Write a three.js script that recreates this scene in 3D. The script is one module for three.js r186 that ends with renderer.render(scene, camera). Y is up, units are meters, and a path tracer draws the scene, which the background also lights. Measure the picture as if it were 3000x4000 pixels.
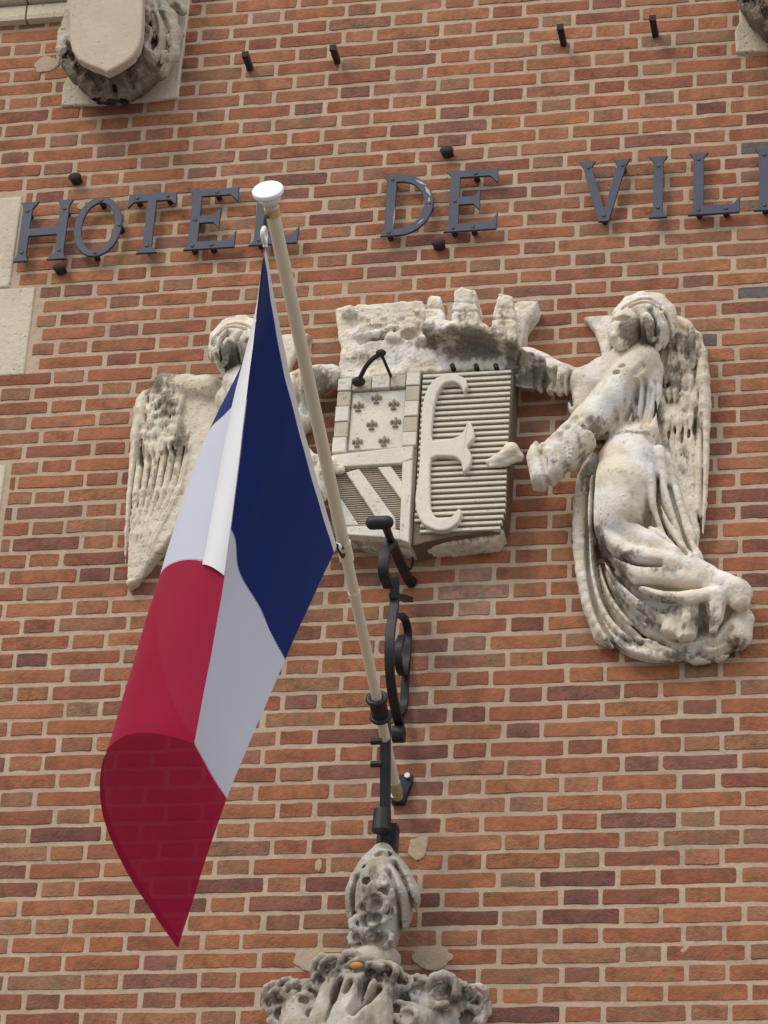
import * as THREE from 'three';
import { mergeGeometries } from 'three/addons/utils/BufferGeometryUtils.js';
import { ImprovedNoise } from 'three/addons/math/ImprovedNoise.js';

// ------------------------------------------------------------------ camera, sky, sun, exposure
const scene = new THREE.Scene();
const Y0 = 6.354;                                    // height of the picture's middle above the street
const PITCH = 0.5108739, YAW = -0.2239128, ROLL = 0.0645699, FPX = 11500, DIST = FPX / (425.753 / 0.36);
const fwd = new THREE.Vector3(Math.sin(YAW) * Math.cos(PITCH), Math.sin(PITCH), -Math.cos(YAW) * Math.cos(PITCH));
const r0 = new THREE.Vector3(Math.cos(YAW), 0, Math.sin(YAW)), u0 = new THREE.Vector3().crossVectors(r0, fwd);
const camR = r0.clone().multiplyScalar(Math.cos(ROLL)).addScaledVector(u0, Math.sin(ROLL));
const camU = u0.clone().multiplyScalar(Math.cos(ROLL)).addScaledVector(r0, -Math.sin(ROLL));
const camP = fwd.clone().multiplyScalar(-DIST).add(new THREE.Vector3(0, Y0, 0));
const camera = new THREE.PerspectiveCamera(2 * Math.atan(2000 / FPX) * 180 / Math.PI, 0.75, 0.1, 500);
camera.position.copy(camP);
camera.quaternion.setFromRotationMatrix(new THREE.Matrix4().makeBasis(camR, camU, fwd.clone().negate()));

const SKYW = 128, SKYH = 64, skyData = new Float32Array(SKYW * SKYH * 4);
for (let j = 0; j < SKYH; j++) for (let i = 0; i < SKYW; i++) {
  const el = ((j + 0.5) / SKYH - 0.5) * Math.PI, s = Math.max(0, Math.sin(el)), L = 0.95 * (1 + 2 * s) / 3 + 0.14, o = (j * SKYW + i) * 4;
  skyData[o] = L * 0.97; skyData[o + 1] = L * 1.0; skyData[o + 2] = L * 1.08; skyData[o + 3] = 1;
}
const skyTex = new THREE.DataTexture(skyData, SKYW, SKYH, THREE.RGBAFormat, THREE.FloatType);
skyTex.mapping = THREE.EquirectangularReflectionMapping; skyTex.magFilter = THREE.LinearFilter; skyTex.minFilter = THREE.LinearFilter; skyTex.needsUpdate = true;
scene.background = skyTex; scene.environment = skyTex;

const sun = new THREE.DirectionalLight(0xfff1df, 0.95);
sun.position.set(-5.5, Y0 + 9.5, 7.5); sun.target.position.set(0, Y0, 0); sun.castShadow = true; sun.shadow.radius = 36;
Object.assign(sun.shadow.camera, { left: -6, right: 6, top: 8, bottom: -8, near: 0.5, far: 40 }); sun.shadow.mapSize.set(2048, 2048);
scene.add(sun, sun.target);

const renderer = new THREE.WebGLRenderer({ antialias: true });
renderer.toneMapping = THREE.LinearToneMapping; renderer.toneMappingExposure = 1.6;
renderer.shadowMap.enabled = true;

// ------------------------------------------------------------------ helpers
const V = (x, y, z) => new THREE.Vector3(x, y, z);
function rng(seed) { let s = seed >>> 0; return () => { s = (s + 0x6D2B79F5) >>> 0; let t = s; t = Math.imul(t ^ t >>> 15, t | 1); t ^= t + Math.imul(t ^ t >>> 7, t | 61); return ((t ^ t >>> 14) >>> 0) / 4294967296; }; }
const noise = new ImprovedNoise();
const N3 = (x, y, z) => noise.noise(x + 31.7, y + 17.3, z + 5.1);
const fbm = (x, y, z) => (N3(x, y, z) + 0.5 * N3(x * 2.1, y * 2.1, z * 2.1) + 0.25 * N3(x * 4.3, y * 4.3, z * 4.3)) / 1.4;
const sm = (a, b, x) => { const t = Math.min(1, Math.max(0, (x - a) / (b - a))); return t * t * (3 - 2 * t); };
const lerp = (a, b, t) => a + (b - a) * t;
// survey: a measured point of the photograph (1659 x 2212 grid) at a known distance from the wall / in a known plane x
const KPX = 3000 / 1659;
function sight(px, py) { return camR.clone().multiplyScalar((px * KPX - 1500) / FPX).addScaledVector(camU, -(py * KPX - 2000) / FPX).add(fwd); }
function at(px, py, z = 0) { const d = sight(px, py); return camP.clone().addScaledVector(d, (z - camP.z) / d.z); }
function atX(px, py, x) { const d = sight(px, py); return camP.clone().addScaledVector(d, (x - camP.x) / d.x); }
const zoomed = (x0, y0, s) => (x, y, z = 0) => at((x0 + x / s) / KPX, (y0 + y / s) / KPX, z);

const taken = {};
function numbered(n) { const k = taken[n] = (taken[n] ?? -1) + 1; return k ? n + '_' + String(k).padStart(3, '0') : n; }
function thing(name, label, category, base, group) {
  const g = new THREE.Group(); g.name = numbered(name); g.position.copy(base); g.userData = { label, category };
  if (group) g.userData.group = group; scene.add(g); return g;
}
function worldBase(p) { const b = V(0, 0, 0); for (let o = p; o && o !== scene; o = o.parent) b.add(o.position); return b; }
function part(parent, name, geo, mat, label) {           // geo is in world coordinates
  const b = worldBase(parent); geo.translate(-b.x, -b.y, -b.z);
  const m = new THREE.Mesh(geo, mat); m.name = name; m.castShadow = m.receiveShadow = true;
  if (label) m.userData.label = label; parent.add(m); return m;
}
function clean(g) { const n = g.index ? g.toNonIndexed() : g; for (const k of Object.keys(n.attributes)) if (!['position', 'normal', 'uv', 'color'].includes(k)) n.deleteAttribute(k); return n; }
function merge(gs) { return mergeGeometries(gs.map(clean)); }
function planarUV(g, s = 1) {
  const p = g.attributes.position, u = new Float32Array(p.count * 2);
  for (let i = 0; i < p.count; i++) { u[2 * i] = (p.getX(i) + 0.35 * p.getZ(i)) * s; u[2 * i + 1] = (p.getY(i) + 0.35 * p.getZ(i)) * s; }
  g.setAttribute('uv', new THREE.BufferAttribute(u, 2)); return g;
}
function extrude(pts, z0, z1, bevel = 0.004) {              // pts: world x,y outline
  const s = new THREE.Shape(pts.map(p => new THREE.Vector2(p.x, p.y)));
  const g = new THREE.ExtrudeGeometry(s, { depth: Math.max(0.001, z1 - z0 - bevel), bevelEnabled: bevel > 0, bevelThickness: bevel, bevelSize: bevel, bevelOffset: -bevel, bevelSegments: 2, curveSegments: 8 });
  g.translate(0, 0, z0); return planarUV(g);
}
function box(x0, x1, y0, y1, z0, z1) { const g = new THREE.BoxGeometry(x1 - x0, y1 - y0, z1 - z0); g.translate((x0 + x1) / 2, (y0 + y1) / 2, (z0 + z1) / 2); return planarUV(g); }
function chbox(x0, x1, y0, y1, z0, z1, b = 0.003) { return extrude([V(x0, y0), V(x1, y0), V(x1, y1), V(x0, y1)], z0, z1, b); }
function tube(pts, r, seg = 24, rad = 8) { return new THREE.TubeGeometry(new THREE.CatmullRomCurve3(pts), seg, r, rad); }
function rod(a, b, ra, rb = ra, n = 14) {
  const d = b.clone().sub(a), g = new THREE.CylinderGeometry(rb, ra, d.length(), n); g.applyQuaternion(new THREE.Quaternion().setFromUnitVectors(V(0, 1, 0), d.clone().normalize())); const c = a.clone().add(b).multiplyScalar(0.5); g.translate(c.x, c.y, c.z); return g;
}

// ---- textures
function noiseTex(size, fn, srgb) {
  const d = new Uint8Array(size * size * 4);
  for (let y = 0; y < size; y++) for (let x = 0; x < size; x++) { const c = fn(x / size, y / size), o = (y * size + x) * 4; d[o] = 255 * Math.min(1, Math.max(0, c[0])); d[o + 1] = 255 * Math.min(1, Math.max(0, c[1])); d[o + 2] = 255 * Math.min(1, Math.max(0, c[2])); d[o + 3] = 255; }
  const t = new THREE.DataTexture(d, size, size); t.wrapS = t.wrapT = THREE.RepeatWrapping; t.magFilter = THREE.LinearFilter; t.minFilter = THREE.LinearMipmapLinearFilter; t.generateMipmaps = true; if (srgb) t.colorSpace = THREE.SRGBColorSpace; t.needsUpdate = true; return t;
}
function tileNoise(u, v, f, o = 0) {                         // periodic noise: cross-fade of shifted copies
  const n = (a, b) => N3(a * f + o, b * f, o * 1.3), w = u * u * (3 - 2 * u), q = v * v * (3 - 2 * v);
  return lerp(lerp(n(u, v), n(u - 1, v), w), lerp(n(u, v - 1), n(u - 1, v - 1), w), q);
}
const brickTex = noiseTex(512, (u, v) => {
  const a = tileNoise(u, v, 7, 3), b = tileNoise(u, v, 26, 9), c = tileNoise(u, v, 90, 14), s = tileNoise(u, v * 2, 14, 21), pit = tileNoise(u, v, 60, 40);
  let l = 0.82 + 0.34 * a + 0.24 * b + 0.12 * c; const cool = sm(0.12, 0.42, s); const hole = sm(0.34, 0.5, pit);
  l *= 1 - 0.22 * hole;
  return [l * (1 - 0.20 * cool), l * (0.97 + 0.03 * cool), l * (0.95 + 0.12 * cool)];
}, false);
brickTex.repeat.set(2.2, 2.2);
const brickBump = noiseTex(512, (u, v) => { const l = 0.5 + 0.3 * tileNoise(u, v, 22, 5) + 0.3 * tileNoise(u, v, 70, 8) + 0.2 * tileNoise(u, v, 140, 2); return [l, l, l]; });
brickBump.repeat.set(2.2, 2.2);
const mortarTex = noiseTex(512, (u, v) => { const l = 0.86 + 0.16 * tileNoise(u, v, 9, 2) + 0.12 * tileNoise(u, v, 40, 6) + 0.14 * tileNoise(u, v, 120, 8); const w = tileNoise(u, v, 5, 30) * 0.05; return [l + w, l, l - w]; });
const stoneTex = noiseTex(512, (u, v) => { const a = tileNoise(u, v, 6, 12), b = tileNoise(u, v, 30, 16), c = tileNoise(u, v, 110, 18), p = sm(0.36, 0.5, tileNoise(u, v, 52, 44)); const l = (0.9 + 0.14 * a + 0.08 * b + 0.08 * c) * (1 - 0.28 * p); return [l, l * (0.985 - 0.03 * a), l * (0.96 - 0.07 * a)]; });
stoneTex.repeat.set(1.6, 1.6);
const stoneBump = noiseTex(512, (u, v) => { const l = 0.55 + 0.25 * tileNoise(u, v, 30, 3) + 0.25 * tileNoise(u, v, 90, 7) - 0.3 * sm(0.3, 0.5, tileNoise(u, v, 52, 44)); return [l, l, l]; });
stoneBump.repeat.set(1.6, 1.6);
const clothBump = noiseTex(256, (u, v) => { const l = 0.5 + 0.25 * Math.sin(u * Math.PI * 2 * 64) * Math.sin(v * Math.PI * 2 * 64) + 0.1 * tileNoise(u, v, 60, 1); return [l, l, l]; });
clothBump.repeat.set(14, 14);

// ---- materials (linear base colours)
const std = (r, g, b, o = {}) => { const m = new THREE.MeshStandardMaterial({ roughness: 0.9, metalness: 0, ...o }); m.color.setRGB(r, g, b); return m; };
const M = {
  mortar: std(0.495, 0.375, 0.265, { map: mortarTex, bumpMap: mortarTex, bumpScale: 0.004, roughness: 1 }),
  stone: std(0.60, 0.53, 0.41, { map: stoneTex, bumpMap: stoneBump, bumpScale: 0.004 }),
  carved: std(1, 1, 1, { vertexColors: true, map: stoneTex, bumpMap: stoneBump, bumpScale: 0.003 }),
  crest: std(0.72, 0.69, 0.60, { map: stoneTex, bumpMap: stoneBump, bumpScale: 0.002 }),
  crestTan: std(0.52, 0.46, 0.36, { map: stoneTex, bumpMap: stoneBump, bumpScale: 0.002 }),
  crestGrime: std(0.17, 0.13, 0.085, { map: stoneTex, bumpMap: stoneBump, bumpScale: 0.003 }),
  lily: std(0.33, 0.28, 0.20, { map: stoneTex }),
  letter: std(0.048, 0.058, 0.092, { roughness: 0.6, metalness: 0.1, map: mortarTex }),
  screw: std(0.07, 0.065, 0.06, { roughness: 0.6, metalness: 0.4 }),
  rust: std(0.030, 0.017, 0.013, { roughness: 0.85, map: mortarTex }),
  iron: std(0.014, 0.014, 0.017, { roughness: 0.5, metalness: 0.3 }),
  plate: std(0.016, 0.02, 0.032, { roughness: 0.3, metalness: 0.4 }),
  bolt: std(0.55, 0.57, 0.6, { roughness: 0.3, metalness: 0.9 }),
  pole: std(0.62, 0.57, 0.43, { roughness: 0.42 }),
  cap: std(0.72, 0.73, 0.74, { roughness: 0.4 }),
  gold: std(0.5, 0.38, 0.16, { roughness: 0.5 }),
  poleEnd: std(0.36, 0.27, 0.13, { roughness: 0.6 }),
  rope: std(0.7, 0.69, 0.66),
};
const cloth = (r, g, b, op = 1) => { const m = new THREE.MeshPhysicalMaterial({ roughness: 0.85, side: THREE.DoubleSide, bumpMap: clothBump, bumpScale: 0.0006, transmission: 0.14, thickness: 0, specularIntensity: 0.25, transparent: op < 1, opacity: op }); m.color.setRGB(r, g, b); return m; };
M.blue = cloth(0.0055, 0.019, 0.120); M.white = cloth(0.53, 0.555, 0.63); M.red = cloth(0.30, 0.0055, 0.035, 0.975);
M.sleeve = std(0.60, 0.60, 0.61, { roughness: 0.6 });

// ------------------------------------------------------------------ ground and wall
{
  const g = new THREE.PlaneGeometry(160, 160, 1, 1); g.rotateX(-Math.PI / 2);
  const t = mortarTex.clone(); t.repeat.set(60, 60); t.needsUpdate = true;
  const m = new THREE.Mesh(g, std(0.24, 0.23, 0.21, { map: t })); m.name = 'ground'; m.receiveShadow = true; m.userData.kind = 'structure'; scene.add(m);
}
const wall = thing('brick_wall', 'red brick facade in alternating long and short bricks with pale mortar', 'wall', V(0, 0, 0));
const BX0 = -3.4, BX1 = 3.0, BY0 = Y0 - 3.0, BY1 = Y0 + 2.46;   // part of the wall built brick by brick
{
  const g = new THREE.PlaneGeometry(BX1 - BX0, BY1 - BY0, 320, 260); g.translate((BX0 + BX1) / 2, (BY0 + BY1) / 2, 0);
  const p = g.attributes.position;
  for (let i = 0; i < p.count; i++) { const x = p.getX(i), y = p.getY(i); p.setZ(i, -0.0020 + 0.0018 * fbm(x * 14, y * 14, 2) + 0.001 * N3(x * 60, y * 60, 3)); }
  g.computeVertexNormals(); planarUV(g); part(wall, 'mortar', g, M.mortar);
  const bodyMat = std(0.31, 0.115, 0.066, { map: brickTex, bumpMap: brickBump, bumpScale: 0.004 });
  part(wall, 'wall_body', merge([box(-7, 7, 0, BY0, -0.4, -0.002), box(-7, BX0, BY0, 12, -0.4, -0.002), box(BX1, 7, BY0, 12, -0.4, -0.002), box(BX0, BX1, BY1, 12, -0.4, -0.002), box(BX0, BX1, BY0, BY1, -0.4, -0.03)]), bodyMat);
}
// stone pieces that interrupt the brickwork: [x0, x1, y0, y1]
const holes = [
  [-2.05, -1.419, Y0 + 0.990, Y0 + 1.394], [-2.05, -1.318, Y0 + 0.612, Y0 + 0.990], [-2.05, -1.336, Y0 - 0.10, Y0 + 0.257], [-2.05, -1.40, Y0 - 0.52, Y0 - 0.10], [-2.05, -1.33, Y0 - 0.92, Y0 - 0.52],
  [-2.05, -1.40, Y0 - 1.34, Y0 - 0.92], [-2.05, -1.32, Y0 - 1.74, Y0 - 1.34]];
{
  const r = rng(5);
  for (const [x0, x1, y0, y1] of holes) { const e = () => (r() - 0.5) * 0.008; part(wall, 'stone_block', extrude([V(x0 + e(), y0 + 0.005), V(x1 + e(), y0 + 0.005 + e() * 0.4), V(x1 + e(), y1 - 0.005 + e() * 0.4), V(x0, y1 - 0.005)], -0.05, 0.004 + e() * 0.3, 0.006), M.stone, 'pale smooth stone block at the edge of the brickwork'); }
}
// courses measured on the photograph: bed joint number n lies at A*(n + drift(n))
const PER = 0.36, A = 0.17045848 * PER;
const DR = [[-60, 0.1], [-28, 0.03], [-20, 0.1], [-10, 0.35], [0, 0.5], [11, 0.28], [14, 0.2], [22, 0.0], [25, 0.0], [33, 0.2], [60, 0.3]];
const PHL = [[-60, -0.03], [-26, -0.07], [-21, -0.005], [-12, 0], [-4, -0.06], [14, -0.04], [25, 0.08], [60, 0.08]];
const PHR = [[-60, 0.1], [-26, 0.15], [-22, 0.09], [-12, 0.07], [16, 0.05], [25, 0.14], [60, 0.14]];
function lut(T, n) { for (let i = 1; i < T.length; i++) if (n <= T[i][0]) { const [a, va] = T[i - 1], [b, vb] = T[i]; return lerp(va, vb, (n - a) / (b - a)); } return T[T.length - 1][1]; }
const bed = n => Y0 + A * (n + lut(DR, n));

const TONES = [ // linear base colours read from the bricks: orange, red, brown, plum, dark
  [0.375, 0.150, 0.066], [0.365, 0.138, 0.060], [0.340, 0.124, 0.056], [0.345, 0.155, 0.078], [0.315, 0.110, 0.053], [0.325, 0.137, 0.070],
  [0.285, 0.098, 0.053], [0.250, 0.090, 0.053], [0.245, 0.104, 0.064], [0.29, 0.130, 0.072], [0.215, 0.084, 0.055], [0.19, 0.072, 0.05], [0.29, 0.148, 0.085], [0.145, 0.115, 0.112], [0.36, 0.205, 0.14]];
const toneMats = TONES.map(c => std(c[0], c[1], c[2], { map: brickTex, bumpMap: brickBump, bumpScale: 0.004 }));
const mixMat = std(1, 1, 1, { vertexColors: true, map: brickTex, bumpMap: brickBump, bumpScale: 0.004 });
function brickGeo(r) {                                         // unit brick face, edges uneven, corners worn round, 16-point outline, 48 triangles
  const P = [], j = () => (r() - 0.5) * 0.018, jy = () => (r() - 0.5) * 0.085;
  for (const [sx, sy, flip] of [[-1, -1, 0], [1, -1, 1], [1, 1, 0], [-1, 1, 1]]) {
    const k = 0.012 + 0.018 * r() * (r() < 0.2 ? 2.4 : 1), ky = k * 4.2, a = [sx * 0.5, sy * (0.5 - ky)], m = [sx * (0.5 - k * 0.3), sy * (0.5 - ky * 0.3)], b = [sx * (0.5 - k), sy * 0.5];
    if (flip) P.push(b, m, a); else P.push(a, m, b);
    if (sx === sy) P.push([0.2 * sx + j(), sy * 0.5 + jy()], [-0.18 * sx + j(), sy * 0.5 + jy()]);
  }
  return P.map(([x, y]) => [x + j() * 0.5, y + jy() * 0.3]);
}
function brickMesh(outline, w, h, uo, vo) {
  const n = outline.length, pos = [], uv = [], idx = [], z1 = 0, z0 = -0.0055, ins = 0.0026;
  const push = (x, y, z) => { pos.push(x, y, z); uv.push(x + uo, y + vo); };
  for (const [x, y] of outline) push(x * w, y * h, z0);
  for (const [x, y] of outline) push(x * w - Math.sign(x) * Math.min(ins, Math.abs(x * w)), y * h - Math.sign(y) * ins, z1);
  push(0, 0, z1 + 0.0008);
  for (let i = 0; i < n; i++) { const k = (i + 1) % n; idx.push(i, k, n + k, i, n + k, n + i, n + i, n + k, 2 * n); }
  const g = new THREE.BufferGeometry(); g.setAttribute('position', new THREE.Float32BufferAttribute(pos, 3)); g.setAttribute('uv', new THREE.Float32BufferAttribute(uv, 2)); g.setIndex(idx);
  const f = g.toNonIndexed(); f.computeVertexNormals(); return f;
}
{
  const r = rng(77), list = [];
  const cov = (x0, x1, y) => { let a = [[x0, x1]]; for (const h of holes) if (y > h[2] - 0.01 && y < h[3] + 0.01) { const o = []; for (const [s, e] of a) { if (h[1] + 0.012 <= s || h[0] - 0.012 >= e) { o.push([s, e]); continue; } if (h[0] - 0.012 - s > 0.03) o.push([s, h[0] - 0.012]); if (e - h[1] - 0.012 > 0.03) o.push([h[1] + 0.012, e]); } a = o; } return a; };
  for (let n = -49; n <= 40; n++) {
    const yb = bed(n), yt = bed(n + 1); if (yb < BY0 || yt > BY1 + 0.01) continue;
    const odd = ((n % 2) + 2) % 2, jit = (r() - 0.5) * 0.05;
    for (let k = -12; k <= 10; k++) {
      const X = u => { const ph = lerp(lut(PHL, n), lut(PHR, n), (u + 3) / 6); return (u + (odd ? 0 : 0.5) + ph + jit) * PER; };
      const s0 = X(k), h0 = X(k + 0.672), s1 = X(k + 1);
      for (const [x0, x1, kind] of [[s0, h0, 's'], [h0, s1, 'h']]) {
        if (x1 < BX0 + 0.02 || x0 > BX1 - 0.02) continue;
        const gap = 0.0054 + 0.0018 * r(), y = (yb + yt) / 2, j = () => (r() - 0.5) * 0.004;
        for (const [a, b] of cov(Math.max(BX0, x0), Math.min(BX1, x1), y)) {
          list.push({ x: (a + b) / 2 + j(), y: y + j() * 0.6, w: b - a - gap * 2 + j(), h: yt - yb - 0.0106 + (r() - 0.5) * 0.003, kind: b - a < 0.75 * (x1 - x0) ? 'h' : kind, rot: (r() - 0.5) * 0.014, z: (r() - 0.5) * 0.0022, t: 0, n });
        }
      }
    }
  }
  // which bricks the photograph shows largest: unhidden ones with the greatest seen area
  const hid = (x, y) => { // regions where carvings, flag or bracket stand before the wall
    const d = V(x, y, 0).sub(camP), w = d.dot(fwd), px = (1500 + FPX * d.dot(camR) / w) / KPX, py = (2000 - FPX * d.dot(camU) / w) / KPX;
    if (px < -10 || px > 1669 || py < -10 || py > 2222) return 0;
    if (px > 720 && px < 1120 && py > 650 && py < 1190) return 0; if (px > 1240 && px < 1540 && py > 650 && py < 1440) return 0;
    const fl = lerp(560, 225, Math.min(1, Math.max(0, (py - 530) / 1070))), fr = py < 1180 ? lerp(590, 740, (py - 530) / 650) : lerp(725, 390, (py - 1180) / 870);
    if (py > 540 && py < 2000 && px > fl && px < fr) return 0; if (px > 760 && px < 890 && py > 1830) return 0;
    return 1 / (w * w);
  };
  const pick = b => {                                            // tones: mostly orange-red, some brown and plum; paler streak under the arms
    const q = r() + 0.16 * fbm(b.x * 2.2, b.y * 2.2, 9), low = sm(Y0 + 0.2, Y0 - 1.7, b.y) * 0.09;
    const v = q + low; if (b.kind === 'h' && r() < 0.35) return [3, 5, 9, 12, 8][Math.floor(r() * 5)]; if (v < 0.16) return 0; if (v < 0.34) return 1; if (v < 0.50) return 2; if (v < 0.57) return 3; if (v < 0.69) return 4; if (v < 0.77) return 5; if (v < 0.85) return 6; if (v < 0.895) return 9; if (v < 0.94) return 7; if (v < 0.965) return 8; if (v < 0.985) return 12; if (v < 0.998) return 10; return 11;
  };
  const greyAt = [at(1558, 634), at(1590, 727), at(1585, 320)], pale = [at(1040, 1225), at(1050, 1262), at(1055, 1300)];
  for (const b of list) { b.t = pick(b);  for (const g of pale) if (Math.abs(g.y - b.y) < 0.03 && Math.abs(g.x - b.x) < b.w / 2 + 0.02) b.t = 14; b.score = hid(b.x, b.y) * b.w * b.h; }
  for (const g of greyAt) { let best = null, bd = 1; for (const b of list) if (b.kind === 'h') { const d = Math.hypot(b.x - g.x, (b.y - g.y) * 3); if (d < bd) { bd = d; best = b; } } if (best) best.t = 13; }
  const order = [...list].sort((a, b) => b.score - a.score), single = new Set(order.slice(0, 300));
  const ro = rng(41), outl = Array.from({ length: 14 }, () => brickGeo(ro));
  const S = outl.map((o, i) => brickMesh(o, 0.226, 0.0496, i * 0.31, i * 0.17)), H = outl.map((o, i) => brickMesh(o.map(([x, y]) => [x * 1, y]), 0.106, 0.0496, i * 0.23 + 0.1, i * 0.27));
  const rest = []; const mtx = new THREE.Matrix4(), e = new THREE.Euler();
  for (const b of list) {
    const vi = Math.floor(r() * outl.length), src = b.kind === 's' ? S[vi] : H[vi], sc = V(b.w / (b.kind === 's' ? 0.226 : 0.106), b.h / 0.0496, 1);
    if (single.has(b)) {
      const m = new THREE.Mesh(src, toneMats[b.t]); m.name = 'brick'; m.position.set(b.x, b.y, b.z); m.rotation.z = b.rot; m.scale.copy(sc); m.castShadow = m.receiveShadow = true; wall.add(m);
    } else {
      const g = src.clone(); mtx.compose(V(b.x, b.y, b.z), new THREE.Quaternion().setFromEuler(e.set(0, 0, b.rot)), sc); g.applyMatrix4(mtx);
      const c = TONES[b.t], k = 0.93 + 0.14 * r(), cl = new Float32Array(g.attributes.position.count * 3); for (let i = 0; i < cl.length; i += 3) { cl[i] = c[0] * k; cl[i + 1] = c[1] * k; cl[i + 2] = c[2] * k; }
      g.setAttribute('color', new THREE.BufferAttribute(cl, 3)); rest.push(g);
    }
  }
  const m = part(wall, 'bricks', mergeGeometries(rest), mixMat, 'remaining red and brown bricks of the facade'); m.userData.kind = 'stuff';
}
{ // blobs of repair mortar smeared over the bricks
  const r = rng(12);
  for (const [px, py, w, h] of [[670, 2075, 0.050, 0.036], [935, 2070, 0.062, 0.04], [100, 140, 0.05, 0.038], [176, 446, 0.018, 0.016], [903, 1832, 0.03, 0.04], [1000, 1185, 0.11, 0.017], [960, 384, 0.011, 0.009], [688, 1870, 0.012, 0.022]]) {
    if (!w) continue; const c = at(px, py), n = 34, pts = []; for (let i = 0; i < n; i++) { const t = i / n * Math.PI * 2, k = 0.95 + 0.28 * fbm(Math.cos(t) * 1.4 + px * 0.37, Math.sin(t) * 1.4 + py * 0.21, 4) + 0.05 * r(); pts.push(V(c.x + Math.cos(t) * w * k, c.y + Math.sin(t) * h * k)); }
    part(wall, 'mortar_patch', extrude(pts, -0.006, 0.004, 0.003), M.mortar, 'smear of pale repair mortar');
  }
}

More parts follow.
